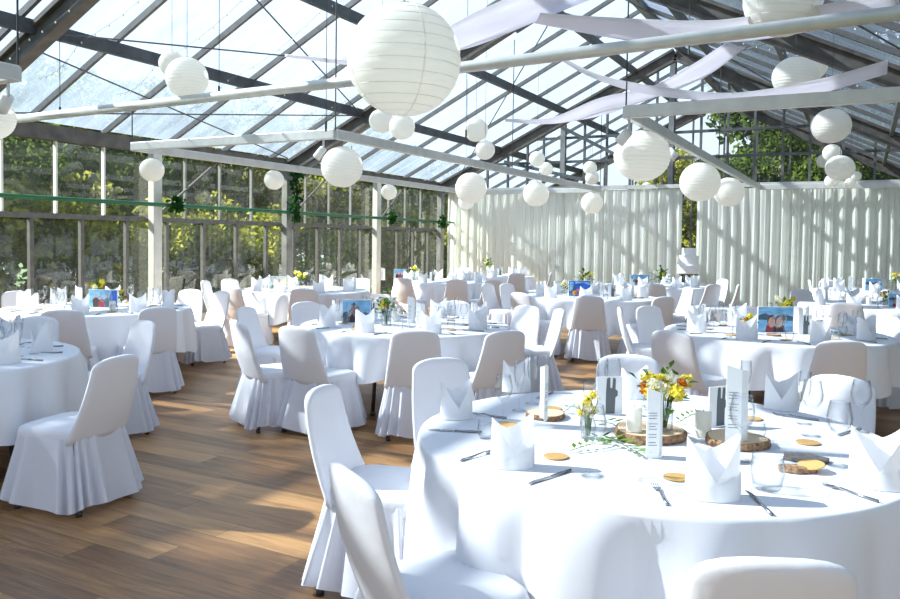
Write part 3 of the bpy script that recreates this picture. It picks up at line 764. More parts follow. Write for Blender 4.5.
def make_log(r, h, seed, name='log_slice', half=False):
    rl = random.Random(seed); n = 40
    rr = [r * (1 + .05 * math.sin(3 * 2 * math.pi * k / n + seed) + .02 * rl.uniform(-1, 1)) for k in range(n)]
    root = empty(name); tag(root, 'x', 'wood slice')
    vs = [((rr[k] - .008) * math.cos(2 * math.pi * k / n), (rr[k] - .008) * math.sin(2 * math.pi * k / n), z) for z in (.001, h) for k in range(n)]
    MB().add(vs, [tuple(range(n))[::-1], tuple(range(n, 2 * n))] + [(k, (k + 1) % n, n + (k + 1) % n, n + k) for k in range(n)]).build('sawn_face', M['wood'], root)
    prof = [(0, .0), (.004, h * .3), (.003, h * .6), (.0, h - .001)]
    vs = [((rr[k] + b + .004 * rl.uniform(-1, 1)) * math.cos(2 * math.pi * k / n), (rr[k] + b) * math.sin(2 * math.pi * k / n), z) for b, z in prof for k in range(n)]
    vs += [((rr[k] - .009) * math.cos(2 * math.pi * k / n), (rr[k] - .009) * math.sin(2 * math.pi * k / n), h - .001) for k in range(n)]
    MB().add(vs, grid_faces(5, n, True)).build('bark', M['bark'], root)
    return root
LOG = Proto(make_log(.14, .036, 2)); 
def lines_mesh(mb, w, z0, z1, n, y, mi, left=None):
    for k in range(n):
        z = z1 - (z1 - z0) * (k + .5) / n
        L = w * random.uniform(.5, .9)
        mb.box((0 if left is None else left + L / 2, y, z), (L, .0006, .0022), 0, mi)
def make_menu():
    r = empty('menu_card'); tag(r, 'x', 'menu card')
    h, w = .235, .085
    fs_ = MB().add([(-w / 2, 0, 0), (0, -.02, 0), (w / 2, .01, 0), (-w / 2, 0, h + .015), (0, -.02, h), (w / 2, .01, h - .01)] + [(-w / 2, .0012, 0), (0, -.0188, 0), (w / 2, .0112, 0), (-w / 2, .0012, h + .015), (0, -.0188, h), (w / 2, .0112, h - .01)],
             [(0, 1, 4, 3), (1, 2, 5, 4), (7, 6, 9, 10), (8, 7, 10, 11), (0, 3, 9, 6), (2, 8, 11, 5), (3, 4, 10, 9), (4, 5, 11, 10)]).build('folded_sheet', M['card'], r)
    mb = MB()
    for k in range(13):
        if k in (3, 7, 10): continue
        z = .16 - k * .0095; L = random.uniform(.018, .03)
        x0, x1 = -.036, -.036 + L
        f_ = lambda x: -.0006 - .02 * (x + w / 2) / (w / 2)
        mb.add([(x0, f_(x0) - .0004, z), (x1, f_(x1) - .0004, z), (x1, f_(x1) - .0004, z + .002), (x0, f_(x0) - .0004, z + .002)], [(0, 1, 2, 3)])
    mb.build('printed_text', M['ink'], fs_)
    return r
MENU = Proto(make_menu())
def make_figcard():
    r = empty('table_card'); tag(r, 'x', 'table card')
    w, h = .125, .175
    MB().box((0, 0, h / 2), (w, .004, h)).build('panel', M['card'], r)
    poly = [(.0, .0), (.0, .10), (.004, .165), (.015, .17), (.020, .165), (.021, .12), (.030, .12), (.033, .165), (.042, .168), (.047, .16), (.046, .115), (.057, .105), (.057, .085), (.046, .075), (.044, .0)]
    MB().prism([(x - .018, z + .002) for x, z in poly], -.0032, -.0022).build('grey_drawing', M['ink'], bpy.data.objects['panel'])
    return r
FIGC = Proto(make_figcard())
def make_candle(name, rr, h):
    o = MB().lathe([(.001, .001), (rr, .001), (rr, h - .004), (rr - .004, h), (.001, h - .003)], n=24).build(name, M['candle'], smooth=False)
    w = MB().tube([(0, 0, h - .003), (.001, 0, h + .010)], .0012, 6).build('wick', M['wire'], o)
    return tag(o, 'x', 'candle')
CANDLE = Proto(make_candle('pillar_candle', .033, .105))

# flowers
def blossom(col, r, pos, parent, fluffy=False, seed=0):
    rb = random.Random(seed); mb = MB()
    if fluffy:
        for k in range(60):
            d = Vector((rb.gauss(0, 1), rb.gauss(0, 1), rb.gauss(0, 1))).normalized() * r * rb.uniform(.5, 1.05)
            q = r * .26
            a = Vector((rb.gauss(0, 1), rb.gauss(0, 1), rb.gauss(0, 1))).normalized(); b = a.cross(d).normalized()
            mb.add([d - a * q, d - b * q, d + a * q, d + b * q], [(0, 1, 2, 3)])
        mb.lathe([(.001, -r * .5), (r * .5, -r * .2), (r * .5, r * .3), (.001, r * .6)], n=8)
    else:
        for ring, (np_, rad, lift) in enumerate(((8, 1.0, .15), (7, .72, .5), (5, .42, .8))):
            for k in range(np_):
                a = 2 * math.pi * (k + .5 * ring) / np_; dx, dy = math.cos(a), math.sin(a); w_ = r * rad * .55
                p0 = (0, 0, 0); c1 = (dx * r * rad * .6 - dy * w_, dy * r * rad * .6 + dx * w_, r * lift * .7); c2 = (dx * r * rad * .6 + dy * w_, dy * r * rad * .6 - dx * w_, r * lift * .7)
                tip = (dx * r * rad, dy * r * rad, r * (lift + .1)); cc = (dx * r * rad * .75, dy * r * rad * .75, r * lift * .45)
                mb.add([p0, c1, tip, c2, cc], [(0, 4, 1), (0, 3, 4), (1, 4, 2), (4, 3, 2)])
        mb.lathe([(.001, 0), (r * .25, r * .3), (r * .2, r * .8), (.001, r * .95)], n=8)
    o = mb.build('blossom', M[col], parent, smooth=False)
    o.location = pos; o.rotation_euler = (rb.uniform(-.6, .6), rb.uniform(-.6, .6), rb.uniform(0, 6))
    return o
def leaves(mb, n, c, rad, size, rb, zr=1.0):
    for k in range(n):
        p = Vector(c) + Vector((rb.gauss(0, .45) * rad, rb.gauss(0, .45) * rad, rb.gauss(0, .45) * rad * zr))
        d = Vector((p.x - c[0], p.y - c[1], rb.uniform(-.4, .8) * rad + .001)).normalized(); s_ = d.cross(Vector((0, 0, 1))).normalized(); L = size * rb.uniform(.7, 1.3)
        up = s_.cross(d) * L * .12
        mb.add([p, p + d * L * .5 + s_ * L * .32 + up, p + d * L, p + d * L * .5 - s_ * L * .32 + up], [(0, 1, 2, 3)])
def bouquet(label, loc, spec, seed, h=.16, rad=.075, vase=(.032, .11), nleaf=26, lsize=.05, group=None):
    rb = random.Random(seed)
    r = empty('flower_arrangement', loc, rb.uniform(0, 6)); tag(r, label, 'flowers', group)
    vr, vh = vase
    MB().lathe([(.001, .001), (vr, .001), (vr * 1.05, vh * .7), (vr * .75, vh * .88), (vr * .8, vh), (vr * .74, vh), (vr * .98, vh * .68), (vr * .93, .006), (.001, .006)], n=20).build('glass_vase', M['tumbler'], r, smooth=True)
    st = MB(); pos = []
    for i, (col, br, fl) in enumerate(spec):
        a = 2.4 * i + rb.uniform(-.3, .3); q = math.sqrt((i + .5) / len(spec)) * rad
        p = (q * math.cos(a), q * math.sin(a), h + rb.uniform(-.03, .05) - q * .25); pos.append(p)
        st.tube([(0.3 * p[0] * vr / rad, .3 * p[1] * vr / rad, .01), (p[0] * .35, p[1] * .35, vh * .95), p], .0018, 5)
        blossom(col, br, p, r, fl, seed * 31 + i)
    st.build('stems', M['leafg'], r)
    lf = MB(); leaves(lf, nleaf, (0, 0, h * .82), rad, lsize, rb); lf.build('foliage', M['leafg'], r)
    return r
Y_, O_, W_, K_ = ('yellow', .032, True), ('orange', .026, False), ('palepetal', .030, False), ('cream', .028, True)
def sprig(label, a, b, n, size, seed, m='leafg'):
    rb = random.Random(seed); a, b = Vector(a), Vector(b); L = (b - a).length
    mid = (a + b) / 2 + Vector((0, 0, .02)); mb = MB().tube([a + Vector((0, 0, .005)), mid, b + Vector((0, 0, .005))], .0016, 5)
    for k in range(n):
        t = (k + .5) / n; p = a.lerp(b, t) + Vector((0, 0, .02 * math.sin(t * 3.1) + .006)); d = (b - a).normalized()
        s_ = Vector((-d.y, d.x, 0)) * (1 if k % 2 else -1); q = (d * .5 + s_ + Vector((0, 0, rb.uniform(.0, .6)))).normalized(); c_ = q.cross(Vector((0, 0, 1))).normalized()
        mb.add([p, p + q * size * .5 + c_ * size * .28, p + q * size, p + q * size * .5 - c_ * size * .28], [(0, 1, 2, 3)])
    return tag(mb.build('leafy_sprig', M[m]), label, 'greenery')
def photo(kind, w, h, loc, rz, label):
    r = empty('photo_board', loc, rz); tag(r, label, 'photo')
    bd = MB().box((0, 0, h / 2 + .002), (w, .012, h)).build('board', M['card'], r)
    MB().prism([(-w * .05, 0), (w * .05, 0), (w * .02, h * .5), (-w * .02, h * .5)], .007, .010).build('stand', M['card'], r)
    def lay(poly, m, k, nm): MB().prism([((x - .5) * w, .002 + z * h) for x, z in poly], -.0065 - .0006 * k, -.006).build(nm, M[m], bd)
    full = [(.015, .02), (.985, .02), (.985, .98), (.015, .98)]
    def person(cx, z0, s_, m1, m2, k):
        lay([(cx - .10 * s_, z0), (cx + .10 * s_, z0), (cx + .13 * s_, z0 + .42 * s_), (cx + .05 * s_, z0 + .55 * s_), (cx - .05 * s_, z0 + .55 * s_), (cx - .13 * s_, z0 + .42 * s_)], m1, k, 'printed_figure')
        lay([(cx + .05 * s_ * math.cos(t), z0 + .63 * s_ + .085 * s_ * math.sin(t)) for t in [6.283 * i / 10 for i in range(10)]], m2, k + 1, 'printed_head')
    if kind == 'hikers':
        lay(full, 'sky_print', 1, 'printed_sky')
        lay([(.015, .02), (.985, .02), (.985, .35), (.8, .48), (.62, .36), (.5, .5), (.3, .38), (.15, .5), (.015, .42)], 'hill_print', 2, 'printed_hills')
        person(.40, .02, 1.2, 'dark_print', 'dark_print', 5); person(.54, .02, 1.05, 'dark_print', 'dark_print', 3); lay([(.33, .42), (.47, .42), (.46, .66), (.34, .66)], 'red_print', 8, 'printed_jacket')
    elif kind == 'faces':
        lay(full, 'sky_print', 1, 'printed_sky'); lay([(.015, .5), (.985, .45), (.985, .62), (.7, .72), (.45, .60), (.2, .75), (.015, .66)], 'hill_print', 2, 'printed_hills')
        for cx, hr in ((.38, 'red_print'), (.60, 'brown_h')):
            lay([(cx - .17, .02), (cx + .17, .02), (cx + .13, .28), (cx - .13, .28)], 'dark_print' if cx > .5 else 'red_print', 3, 'printed_figure')
            lay([(cx + .115 * math.cos(t), .44 + .25 * math.sin(t)) for t in [6.283 * i / 14 for i in range(14)]], 'dark_print', 4, 'printed_hair')
            lay([(cx + .095 * math.cos(t), .40 + .20 * math.sin(t)) for t in [6.283 * i / 14 for i in range(14)]], 'skin_print', 6, 'printed_face')
    elif kind == 'party':
        lay(full, 'sky_print', 1, 'printed_sky'); lay([(.55, .02), (.985, .02), (.985, .98), (.78, .9), (.7, .4)], 'deep_print', 2, 'printed_shape')
        person(.25, .02, .95, 'dark_print', 'skin_print', 3); person(.45, .02, .85, 'red_print', 'skin_print', 5); person(.66, .02, .95, 'hill_print', 'skin_print', 7)
    elif kind == 'deep':
        lay(full, 'deep_print', 1, 'printed_sky'); lay([(.03, .3), (.2, .5), (.22, .9), (.05, .95)], 'sky_print', 2, 'printed_shape'); lay([(.3, .8), (.7, .85), (.95, .7), (.95, .9), (.3, .95)], 'sky_print', 3, 'printed_cloud')
    elif kind == 'people':
        lay(full, 'pale_print', 1, 'printed_sky'); lay([(.015, .6), (.985, .6), (.985, .98), (.015, .98)], 'sky_print', 2, 'printed_band')
        person(.28, .02, 1.0, 'dark_print', 'skin_print', 3); person(.52, .02, 1.05, 'red_print', 'skin_print', 5); person(.78, .02, 1.0, 'hill_print', 'skin_print', 7)
    else:
        lay(full, 'pale_print', 1, 'printed_sky'); person(.5, .02, 1.1, 'skin_print', 'skin_print', 3); lay([(.1, .02), (.35, .02), (.3, .3), (.15, .35)], 'print_green', 5, 'printed_plant')
    return r
M['brown_h'] = M['dark_print']

ZT = .7515
FACE = YAW                     # boards turned to face the entrance side
ORD = 'first second third fourth fifth sixth seventh eighth ninth tenth eleventh twelfth'.split()
def put_sorted(proto, items, what, T, group):
    """items: (x, y, z, rz, scale); labelled by their order as seen from the entrance"""
    its = sorted(items, key=lambda p: proj(p[:3])[0]); n = len(its)
    for i, (x, y, z, rz, s_) in enumerate(its):
        o_ = 'leftmost' if i == 0 else ('rightmost' if i == n - 1 else '%s from left' % ORD[i])
        proto.put((x, y, z), rz, '%s, %s on %s' % (what, o_, PHR[T]), group, s_)

# ---- front table, laid piece by piece
def tp(px, py, z=ZT): p = onz(px, py, z); return (p[0], p[1], z)
T = 'T1'
nap = [(456, 418), (512, 466), (712, 497), (877, 486), (781, 409), (516, 391), (634, 398)]
rzs = [.25, .1, -.1, -.4, -.35, .15, .1]
put_sorted(NAPKIN, [(*tp(*p), FACE + r_, s_) for p, r_, s_ in zip(nap, rzs, (.92, .98, 1.06, 1.1, .98, .95, .88))], 'white napkin folded into a two-pointed mitre', T, 'folded napkins')
put_sorted(WINE, [(*tp(*p), 0, s_) for p, s_ in [((503, 424), 1.05), ((592, 476), 1.2), ((811, 436), 1.15), ((838, 466), 1.15), ((741, 461), 1.2), ((612, 404), 1.1), ((860, 432), 1.1)]], 'clear wine glass', T, 'wine glasses')
put_sorted(FLUTE, [(*tp(*p), 0, 1.05) for p in [(519, 411), (532, 404), (804, 424), (745, 409), (602, 408)]], 'slim clear flute', T, 'champagne flutes')
put_sorted(TUMB, [(*tp(*p), 0, s_) for p, s_ in [((486, 438), .85), ((767, 489), 1.3), ((756, 441), .9), ((590, 398), .9), ((650, 424 - 14), .8)]], 'low clear tumbler', T, 'tumblers')
def cut(proto, a, b, what):
    A, B = Vector(tp(*a)), Vector(tp(*b)); d = B - A; m_ = (A + B) / 2
    proto.put((m_.x, m_.y, ZT), math.atan2(d.y, d.x), what + ' on ' + PHR['T1'], 'cutlery on the front table')
for a, b, w in (((571, 471), (527, 485), 'steel knife right of the napkin nearest the left chairs'), ((773, 517), (745, 490), 'steel knife between the two nearest napkins'), ((480, 433), (430, 430), 'steel knife beside the leftmost napkin'), ((838, 436), (862, 428), 'steel knife behind the rightmost wine glasses')):
    cut(KNIFE, a, b, w)
for a, b, w in (((670, 510), (652, 482), 'steel fork left of the nearest napkin'), ((465, 460), (491, 452), 'steel fork left of the second napkin'), ((886, 505), (815, 482), 'steel fork before the rightmost napkin'), ((500, 418), (474, 414), 'steel fork behind the leftmost napkin'), ((806, 419), (785, 416), 'steel fork right of the farthest right napkin'), ((552, 393), (538, 399), 'steel fork beside the farthest left napkin')):
    cut(FORK, a, b, w)
for i, (p, w, dz) in enumerate((((552, 409), 'behind the small log slice', 0), ((513, 428), 'left of the small log slice, lying on another', .0062), ((508, 425), 'half under another left of the log slice', 0), ((556, 457), 'alone before the yellow sprays', 0), ((808, 443), 'before the right wine glasses', 0), ((677, 478), 'half hidden by the nearest napkin', 0), ((752, 419), 'behind the tumbler', 0))):
    q = tp(*p); COAST.put((q[0], q[1], ZT + dz), 0, 'round cork coaster %s on the front table' % w, 'cork coasters')
q = tp(648, 437); LOG.put((q[0], q[1], ZT), .4, 'large bark-edged log slice under the bouquet', 'log slices', 1.0)
q = tp(546, 417); LOG.put((q[0], q[1], ZT), 1.4, 'small log slice with a menu card standing on it', 'log slices', .62)
q = tp(736, 444); LOG.put((q[0], q[1], ZT), 2.4, 'dark-barked log slice behind the nearest napkin', 'log slices', .85)
hz = ZT + .037
q = onz(634, 431, hz); CANDLE.put((q[0], q[1], hz), 0, 'white pillar candle on the log slice beside the bouquet', 'candles', .95)
q = tp(703, 436); CANDLE.put((q[0], q[1], ZT), 0, 'short white candle beside the dark-barked log slice', 'candles', 1.0)
q = tp(655, 457); MENU.put((q[0], q[1], ZT), FACE + .5, 'white folded menu card with small print before the bouquet', 'menu cards', 1.05)
q = onz(543, 420, ZT + .024); MENU.put((q[0], q[1], ZT + .024), FACE + 1.55, 'white menu card seen edge-on on the small log slice', 'menu cards', 1.0)
q = onz(737, 441, ZT + .032); MENU.put((q[0], q[1], ZT + .032), FACE + .2, 'bright menu card leaning behind the nearest napkin', 'menu cards', 1.2)
q = tp(609, 414); FIGC.put((q[0], q[1], ZT), FACE + .15, 'white card with a grey two-eared drawing left of the bouquet', 'drawn table cards', 1.0)
q = tp(719, 426); FIGC.put((q[0], q[1], ZT), FACE + .45, 'white card with a grey two-eared drawing right of the bouquet', 'drawn table cards', 1.0)
q = onz(664, 430, hz)
bouquet('yellow and white bouquet with orange blooms on the large log slice', (q[0], q[1], hz), [Y_, Y_, K_, Y_, W_, ('yellow', .04, True), Y_, W_, K_, Y_, W_, Y_, K_, Y_, ('orange', .03, True), O_, Y_, K_, Y_, W_, Y_, K_], 4, h=.18, rad=.10, vase=(.034, .12), nleaf=34, lsize=.045)
q = tp(588, 438)
bouquet('small vase of tiny yellow sprays left of the log slice', (q[0], q[1], ZT), [('yellow', .020, True)] * 7 + [('cream', .010, True)] * 9, 8, h=.135, rad=.045, vase=(.03, .085), nleaf=10, lsize=.03)
sprig('yellow-green leafy sprig lying before the log slice', tp(596, 438), tp(645, 458), 16, .055, 2); sprig('broad green leaf sprig left of the log slice', tp(600, 422), tp(628, 436), 8, .06, 3)
sprig('eucalyptus sprig lying behind the short candle', tp(676, 424), tp(708, 414), 14, .03, 5); sprig('pale leafy twig before the small vase', tp(570, 452), tp(612, 446), 14, .035, 6); sprig('single dark green leaf beside the small log slice', tp(563, 414), tp(577, 408), 4, .03, 7)
sl = MB(); pl = [(.0, .0), (.07, -.05), (.14, -.045), (.17, .0), (.12, .06), (.03, .07)]
sl.add([(x, y_, z) for z in (.001, .012) for x, y_ in pl], [tuple(range(6))[::-1], tuple(range(6, 12))] + [(k, (k + 1) % 6, 6 + (k + 1) % 6, 6 + k) for k in range(6)])
q = tp(783, 460); tag(sl.build('slate_piece', M['slate'], loc=(q[0], q[1], ZT), rz=.45, bevel=.002), 'grey slate piece under a cork coaster by the tumbler', 'slate')
sl = MB(); pl = [(.0, .0), (.05, -.03), (.13, -.02), (.14, .02), (.08, .035), (.01, .03)]
sl.add([(x, y_, z) for z in (.001, .02) for x, y_ in pl], [tuple(range(6))[::-1], tuple(range(6, 12))] + [(k, (k + 1) % 6, 6 + (k + 1) % 6, 6 + k) for k in range(6)])
q = tp(779, 472); tag(sl.build('bark_piece', M['bark'], loc=(q[0], q[1], ZT), rz=.55, bevel=.003), 'brown bark piece lying before the slate', 'bark')
q = onz(811, 465, ZT + .022); o = COAST.put((q[0], q[1], ZT + .020), 0, 'golden cork coaster leaning on the slate piece', 'cork coasters'); o.rotation_euler = (.12, -.1, 0)

# ---- the other tables, eight settings round each
def settle(T, phi0, full, skip=(), n=8):
    c = cen[T]; Xc, Zc = camxy(c); naps, wines, fl, tb, kn, fk, co = [], [], [], [], [], [], []
    rr = random.Random(hash(T) % 97 if False else sum(map(ord, T)))
    for k in range(n):
        if k in skip: continue
        a = R(phi0) + 2 * math.pi * k / n
        wa = a + YAW
        er = Vector((math.cos(wa), math.sin(wa))); et = Vector((-math.sin(wa), math.cos(wa)))
        def P(r_, t_): v = Vector(c) + er * r_ + et * t_; return (v.x, v.y, ZT)
        na = wa + math.pi / 2; na = (na - FACE + math.pi / 2) % math.pi - math.pi / 2
        naps.append((*P(.74, rr.uniform(-.02, .02)), FACE + .45 * na + rr.uniform(-.2, .2), 1.1))
        wines.append((*P(.52, .17), 0, 1.0)); 
        if full: fl.append((*P(.60, .25), 0, 1.0)); tb.append((*P(.50, .27), 0, .9))
        else: tb.append((*P(.55, .25), 0, .9))
        if full:
            kn.append((*P(.76, .17), wa + math.pi, 1.0)); fk.append((*P(.76, -.16), wa + math.pi, 1.0)); co.append((*P(.56, -.20), 0, 1.0))
    put_sorted(NAPKIN, naps, 'white napkin folded into a mitre', T, 'folded napkins')
    put_sorted(WINE, wines, 'clear wine glass', T, 'wine glasses'); 
    if fl: put_sorted(FLUTE, fl, 'slim clear flute', T, 'champagne flutes')
    put_sorted(TUMB, tb, 'clear tumbler', T, 'tumblers')
    if kn: put_sorted(KNIFE, kn, 'steel knife', T, 'knives'); put_sorted(FORK, fk, 'steel fork', T, 'forks'); put_sorted(COAST, co, 'round cork coaster', T, 'cork coasters')
settle('T2', 20, True); settle('T3', 5, True); settle('T4', 28, True); settle('T5', 12, True)
settle('T6', 25, False); settle('T7', 10, False); settle('T8', 0, False); settle('T9', 30, False); settle('T10', 15, False); settle('T11', 40, False); settle('T13', 20, False)
def at(T, px, dz=0.0):
    Xc, Zc = camxy(cen[T]); Z = Zc + dz; w = fromcam((px - 450) / FPX * Z, Z); return (w[0], w[1], ZT)
def ph(T, kind, px, dz, w, h, dr, label): photo(kind, w, h, at(T, px, dz), FACE + dr, label)
ph('T2', 'hikers', 357, .05, .27, .22, .15, 'photo board of two hikers before blue mountains')
ph('T3', 'faces', 777, -.05, .34, .235, .1, 'photo board of two smiling faces under blue sky')
ph('T5', 'party', 103, .0, .33, .20, -.1, 'blue photo board of people at the window table')
ph('T6', 'pale', 279, .0, .30, .20, .0, 'pale photo board on the sunlit table')
ph('T7', 'people', 400, .0, .24, .22, .1, 'small blue and white photo board on the back window table')
ph('T9', 'deep', 580, .0, .33, .23, .1, 'deep blue photo board before the curtain')
ph('T10', 'people', 640, .0, .36, .20, .0, 'wide photo board of several people near the cake')
ph('T13', 'faces', 874, .0, .30, .22, .0, 'light blue photo board on the farthest right table')
ph('T11', 'faces', 899, -.25, .22, .18, -.2, 'photo board of faces cut by the right edge')
f = bouquet
f('white and yellow bouquet right of the hikers photo', at('T2', 387, -.15), [W_, Y_, W_, K_, ('yellow', .026, True), W_, K_, O_, ('palepetal', .026, False), W_, K_, W_], 21, h=.22, rad=.10, vase=(.045, .13), nleaf=46, lsize=.06)
f('yellow flowers standing behind the two-faces photo', at('T3', 786, .25), [Y_, Y_, K_, ('yellow', .03, True), K_, Y_], 22, h=.26, rad=.09, vase=(.04, .16), nleaf=40, lsize=.05)
f('small yellow and white posy left of the two-faces photo', at('T3', 750, -.2), [Y_, W_, O_, W_, Y_], 23, h=.12, rad=.05, vase=(.035, .07), nleaf=22, lsize=.05)
f('bright yellow flowers behind the blue party photo', at('T5', 96, .25), [Y_, Y_, ('yellow', .03, True), K_, Y_, O_, Y_], 24, h=.25, rad=.09, vase=(.04, .14), nleaf=30)
f('small yellow posy right of the blue party photo', at('T5', 121, .1), [Y_, K_, O_], 25, h=.14, rad=.04, vase=(.03, .08), nleaf=16)
f('tall yellow flowers on the sunlit table', at('T6', 301, .0), [Y_, Y_, W_, ('yellow', .035, True), K_, Y_, K_, W_], 26, h=.24, rad=.11, vase=(.04, .14), nleaf=26)
f('single yellow bloom before the pale photo', at('T6', 285, -.3), [('yellow', .05, True)], 27, h=.08, rad=.02, vase=(.03, .05), nleaf=4)
f('yellow flowers with green on the back window table', at('T7', 414, .0), [W_, Y_, ('yellow', .035, True), K_, W_, Y_], 28, h=.27, rad=.09, vase=(.04, .15), nleaf=36)
f('yellow-green flowers in the curtain corner', at('T8', 488, .0), [Y_, K_, Y_, K_, W_], 29, h=.33, rad=.12, vase=(.05, .2), nleaf=44, lsize=.08)
f('yellow flowers above the deep blue photo', at('T9', 585, .3), [Y_, K_, ('yellow', .035, True), K_, Y_, W_], 30, h=.30, rad=.12, vase=(.04, .18), nleaf=44, lsize=.07)
f('red and yellow posy before the deep blue photo', at('T9', 577, -.3), [('orange', .035, False), Y_, ('orange', .03, True)], 31, h=.10, rad=.06, vase=(.04, .06), nleaf=10)
f('green and yellow posy left of the deep blue photo', at('T9', 565, .1), [K_, Y_, O_], 36, h=.15, rad=.06, vase=(.04, .08), nleaf=26)
f('yellow-green flowers right of the wide people photo', at('T10', 661, .0), [Y_, K_, Y_, W_, K_], 32, h=.24, rad=.13, vase=(.05, .14), nleaf=50, lsize=.08)
f('orange-yellow flowers with green leaves on the right-hand table', at('T11', 888, -.1), [O_, Y_, O_, ('yellow', .03, True), W_, O_], 33, h=.15, rad=.08, vase=(.05, .09), nleaf=36, lsize=.06)
f('yellow blooms at the edge of the farthest right table', at('T13', 897, .0), [('yellow', .045, True), Y_, O_, K_], 34, h=.26, rad=.09, vase=(.04, .16), nleaf=30, lsize=.06)
for T_, px, dz, s_, lab in (('T2', 360, -.32, .42, 'small log slice before the hikers photo'), ('T3', 776, -.28, .42, 'small log slice before the two-faces photo'), ('T9', 640, -.2, .5, 'small log slice on the deep blue photo table'), ('T10', 675, -.2, .5, 'dark log slice on the table by the cake'), ('T5', 82, -.2, .5, 'small log slice on the window table')):
    LOG.put(at(T_, px, dz), 1.0, lab, 'log slices', s_)
for T_, px, dz, dr, s_, lab in (('T2', 421, -.3, .1, .95, 'menu card on the hikers photo table, beside the flowers'), ('T2', 412, .1, .6, 1.05, 'broad menu card behind the flowers, hikers photo table'), ('T5', 61, -.3, .2, .95, 'bluish menu card left of the blue party photo'), ('T5', 78, -.1, -.3, 1.0, 'white menu card just left of the party photo'), ('T9', 603, -.1, .3, .9, 'menu card right of the deep blue photo'), ('T6', 322, .0, .1, 1.0, 'white menu card right of the yellow flowers, sunlit table'), ('T3', 800, .1, -.2, .95, 'white menu card right of the two-faces photo'), ('T7', 383, .0, .2, 1.0, 'white menu card left of the back window photo'), ('T13', 851, .2, .2, 1.0, 'white menu card on the farthest right table')):
    MENU.put(at(T_, px, dz), FACE + dr, lab, 'menu cards', s_)
for T_, px, dz, dr, lab in (('T3', 807, -.15, .1, 'grey-drawing card right of the two-faces photo'), ('T9', 613, .0, .1, 'grey-drawing card right of the deep blue photo'), ('T7', 433, .0, .0, 'grey-drawing card on the back window table'), ('T8', 500, .0, .0, 'grey-drawing card in the curtain corner'), ('T2', 372, .35, -.1, 'grey-drawing card behind the hikers photo')):
    FIGC.put(at(T_, px, dz), FACE + dr, lab, 'drawn table cards', 1.0)
for T_, px, dz, lab in (('T9', 582, -.4, 'white candle before the deep blue photo'), ('T5', 112, -.35, 'white candle before the party photo'), ('T2', 395, .2, 'white candle beside the hikers bouquet'), ('T3', 822, .1, 'white candle right of the two-faces photo'), ('T10', 652, -.2, 'white candle near the wide people photo'), ('T11', 870, .1, 'white candle behind the orange flowers'), ('T6', 292, -.2, 'white candle on the sunlit table')):
    CANDLE.put(at(T_, px, dz), 0, lab, 'candles', 1.0)
sprig('olive leafy sprig right of the grey-drawing card', at('T3', 818, -.3), at('T3', 846, -.25), 10, .05, 14); sprig('leafy sprig at the party photo table', at('T5', 128, 0), at('T5', 142, -.1), 8, .05, 15)

# ---- wedding cake on its stand, on a small covered table in the curtain gap
cx, cy = onr(689, 262, 16.6)[:2]
ck = MB().lathe([(.001, .70), (.36, .70), (.365, .69), (.37, .45), (.39, .02), (.385, .02)], n=48).build('side_table_cloth', M['table'], loc=(cx, cy, 0)); tag(ck, 'small white-clothed stand table under the wedding cake', 'tablecloth')
st = MB().lathe([(.001, .705), (.10, .705), (.10, .72), (.03, .74), (.03, .86), (.20, .88), (.20, .90), (.001, .90)], n=32).build('cake_stand', M['brown'], smooth=True, loc=(cx, cy, 0)); tag(st, 'brown footed stand carrying the wedding cake', 'cake stand')
ck = empty('wedding_cake', (cx, cy, .905)); tag(ck, 'white tiered wedding cake in the curtain gap', 'cake')
for nm, r_, z0, z1 in (('bottom_tier', .235, 0, .19), ('middle_tier', .20, .195, .38), ('top_tier', .15, .385, .54)):
    MB().lathe([(.001, z0)] + [(r_ * (1 + .01 * math.sin(i * 1.9)), z0 + (z1 - z0) * i / 8) for i in range(9)] + [(r_ * .93, z1 + .004), (.001, z1 + .006)], n=32).build(nm, M['card'], ck, smooth=True)

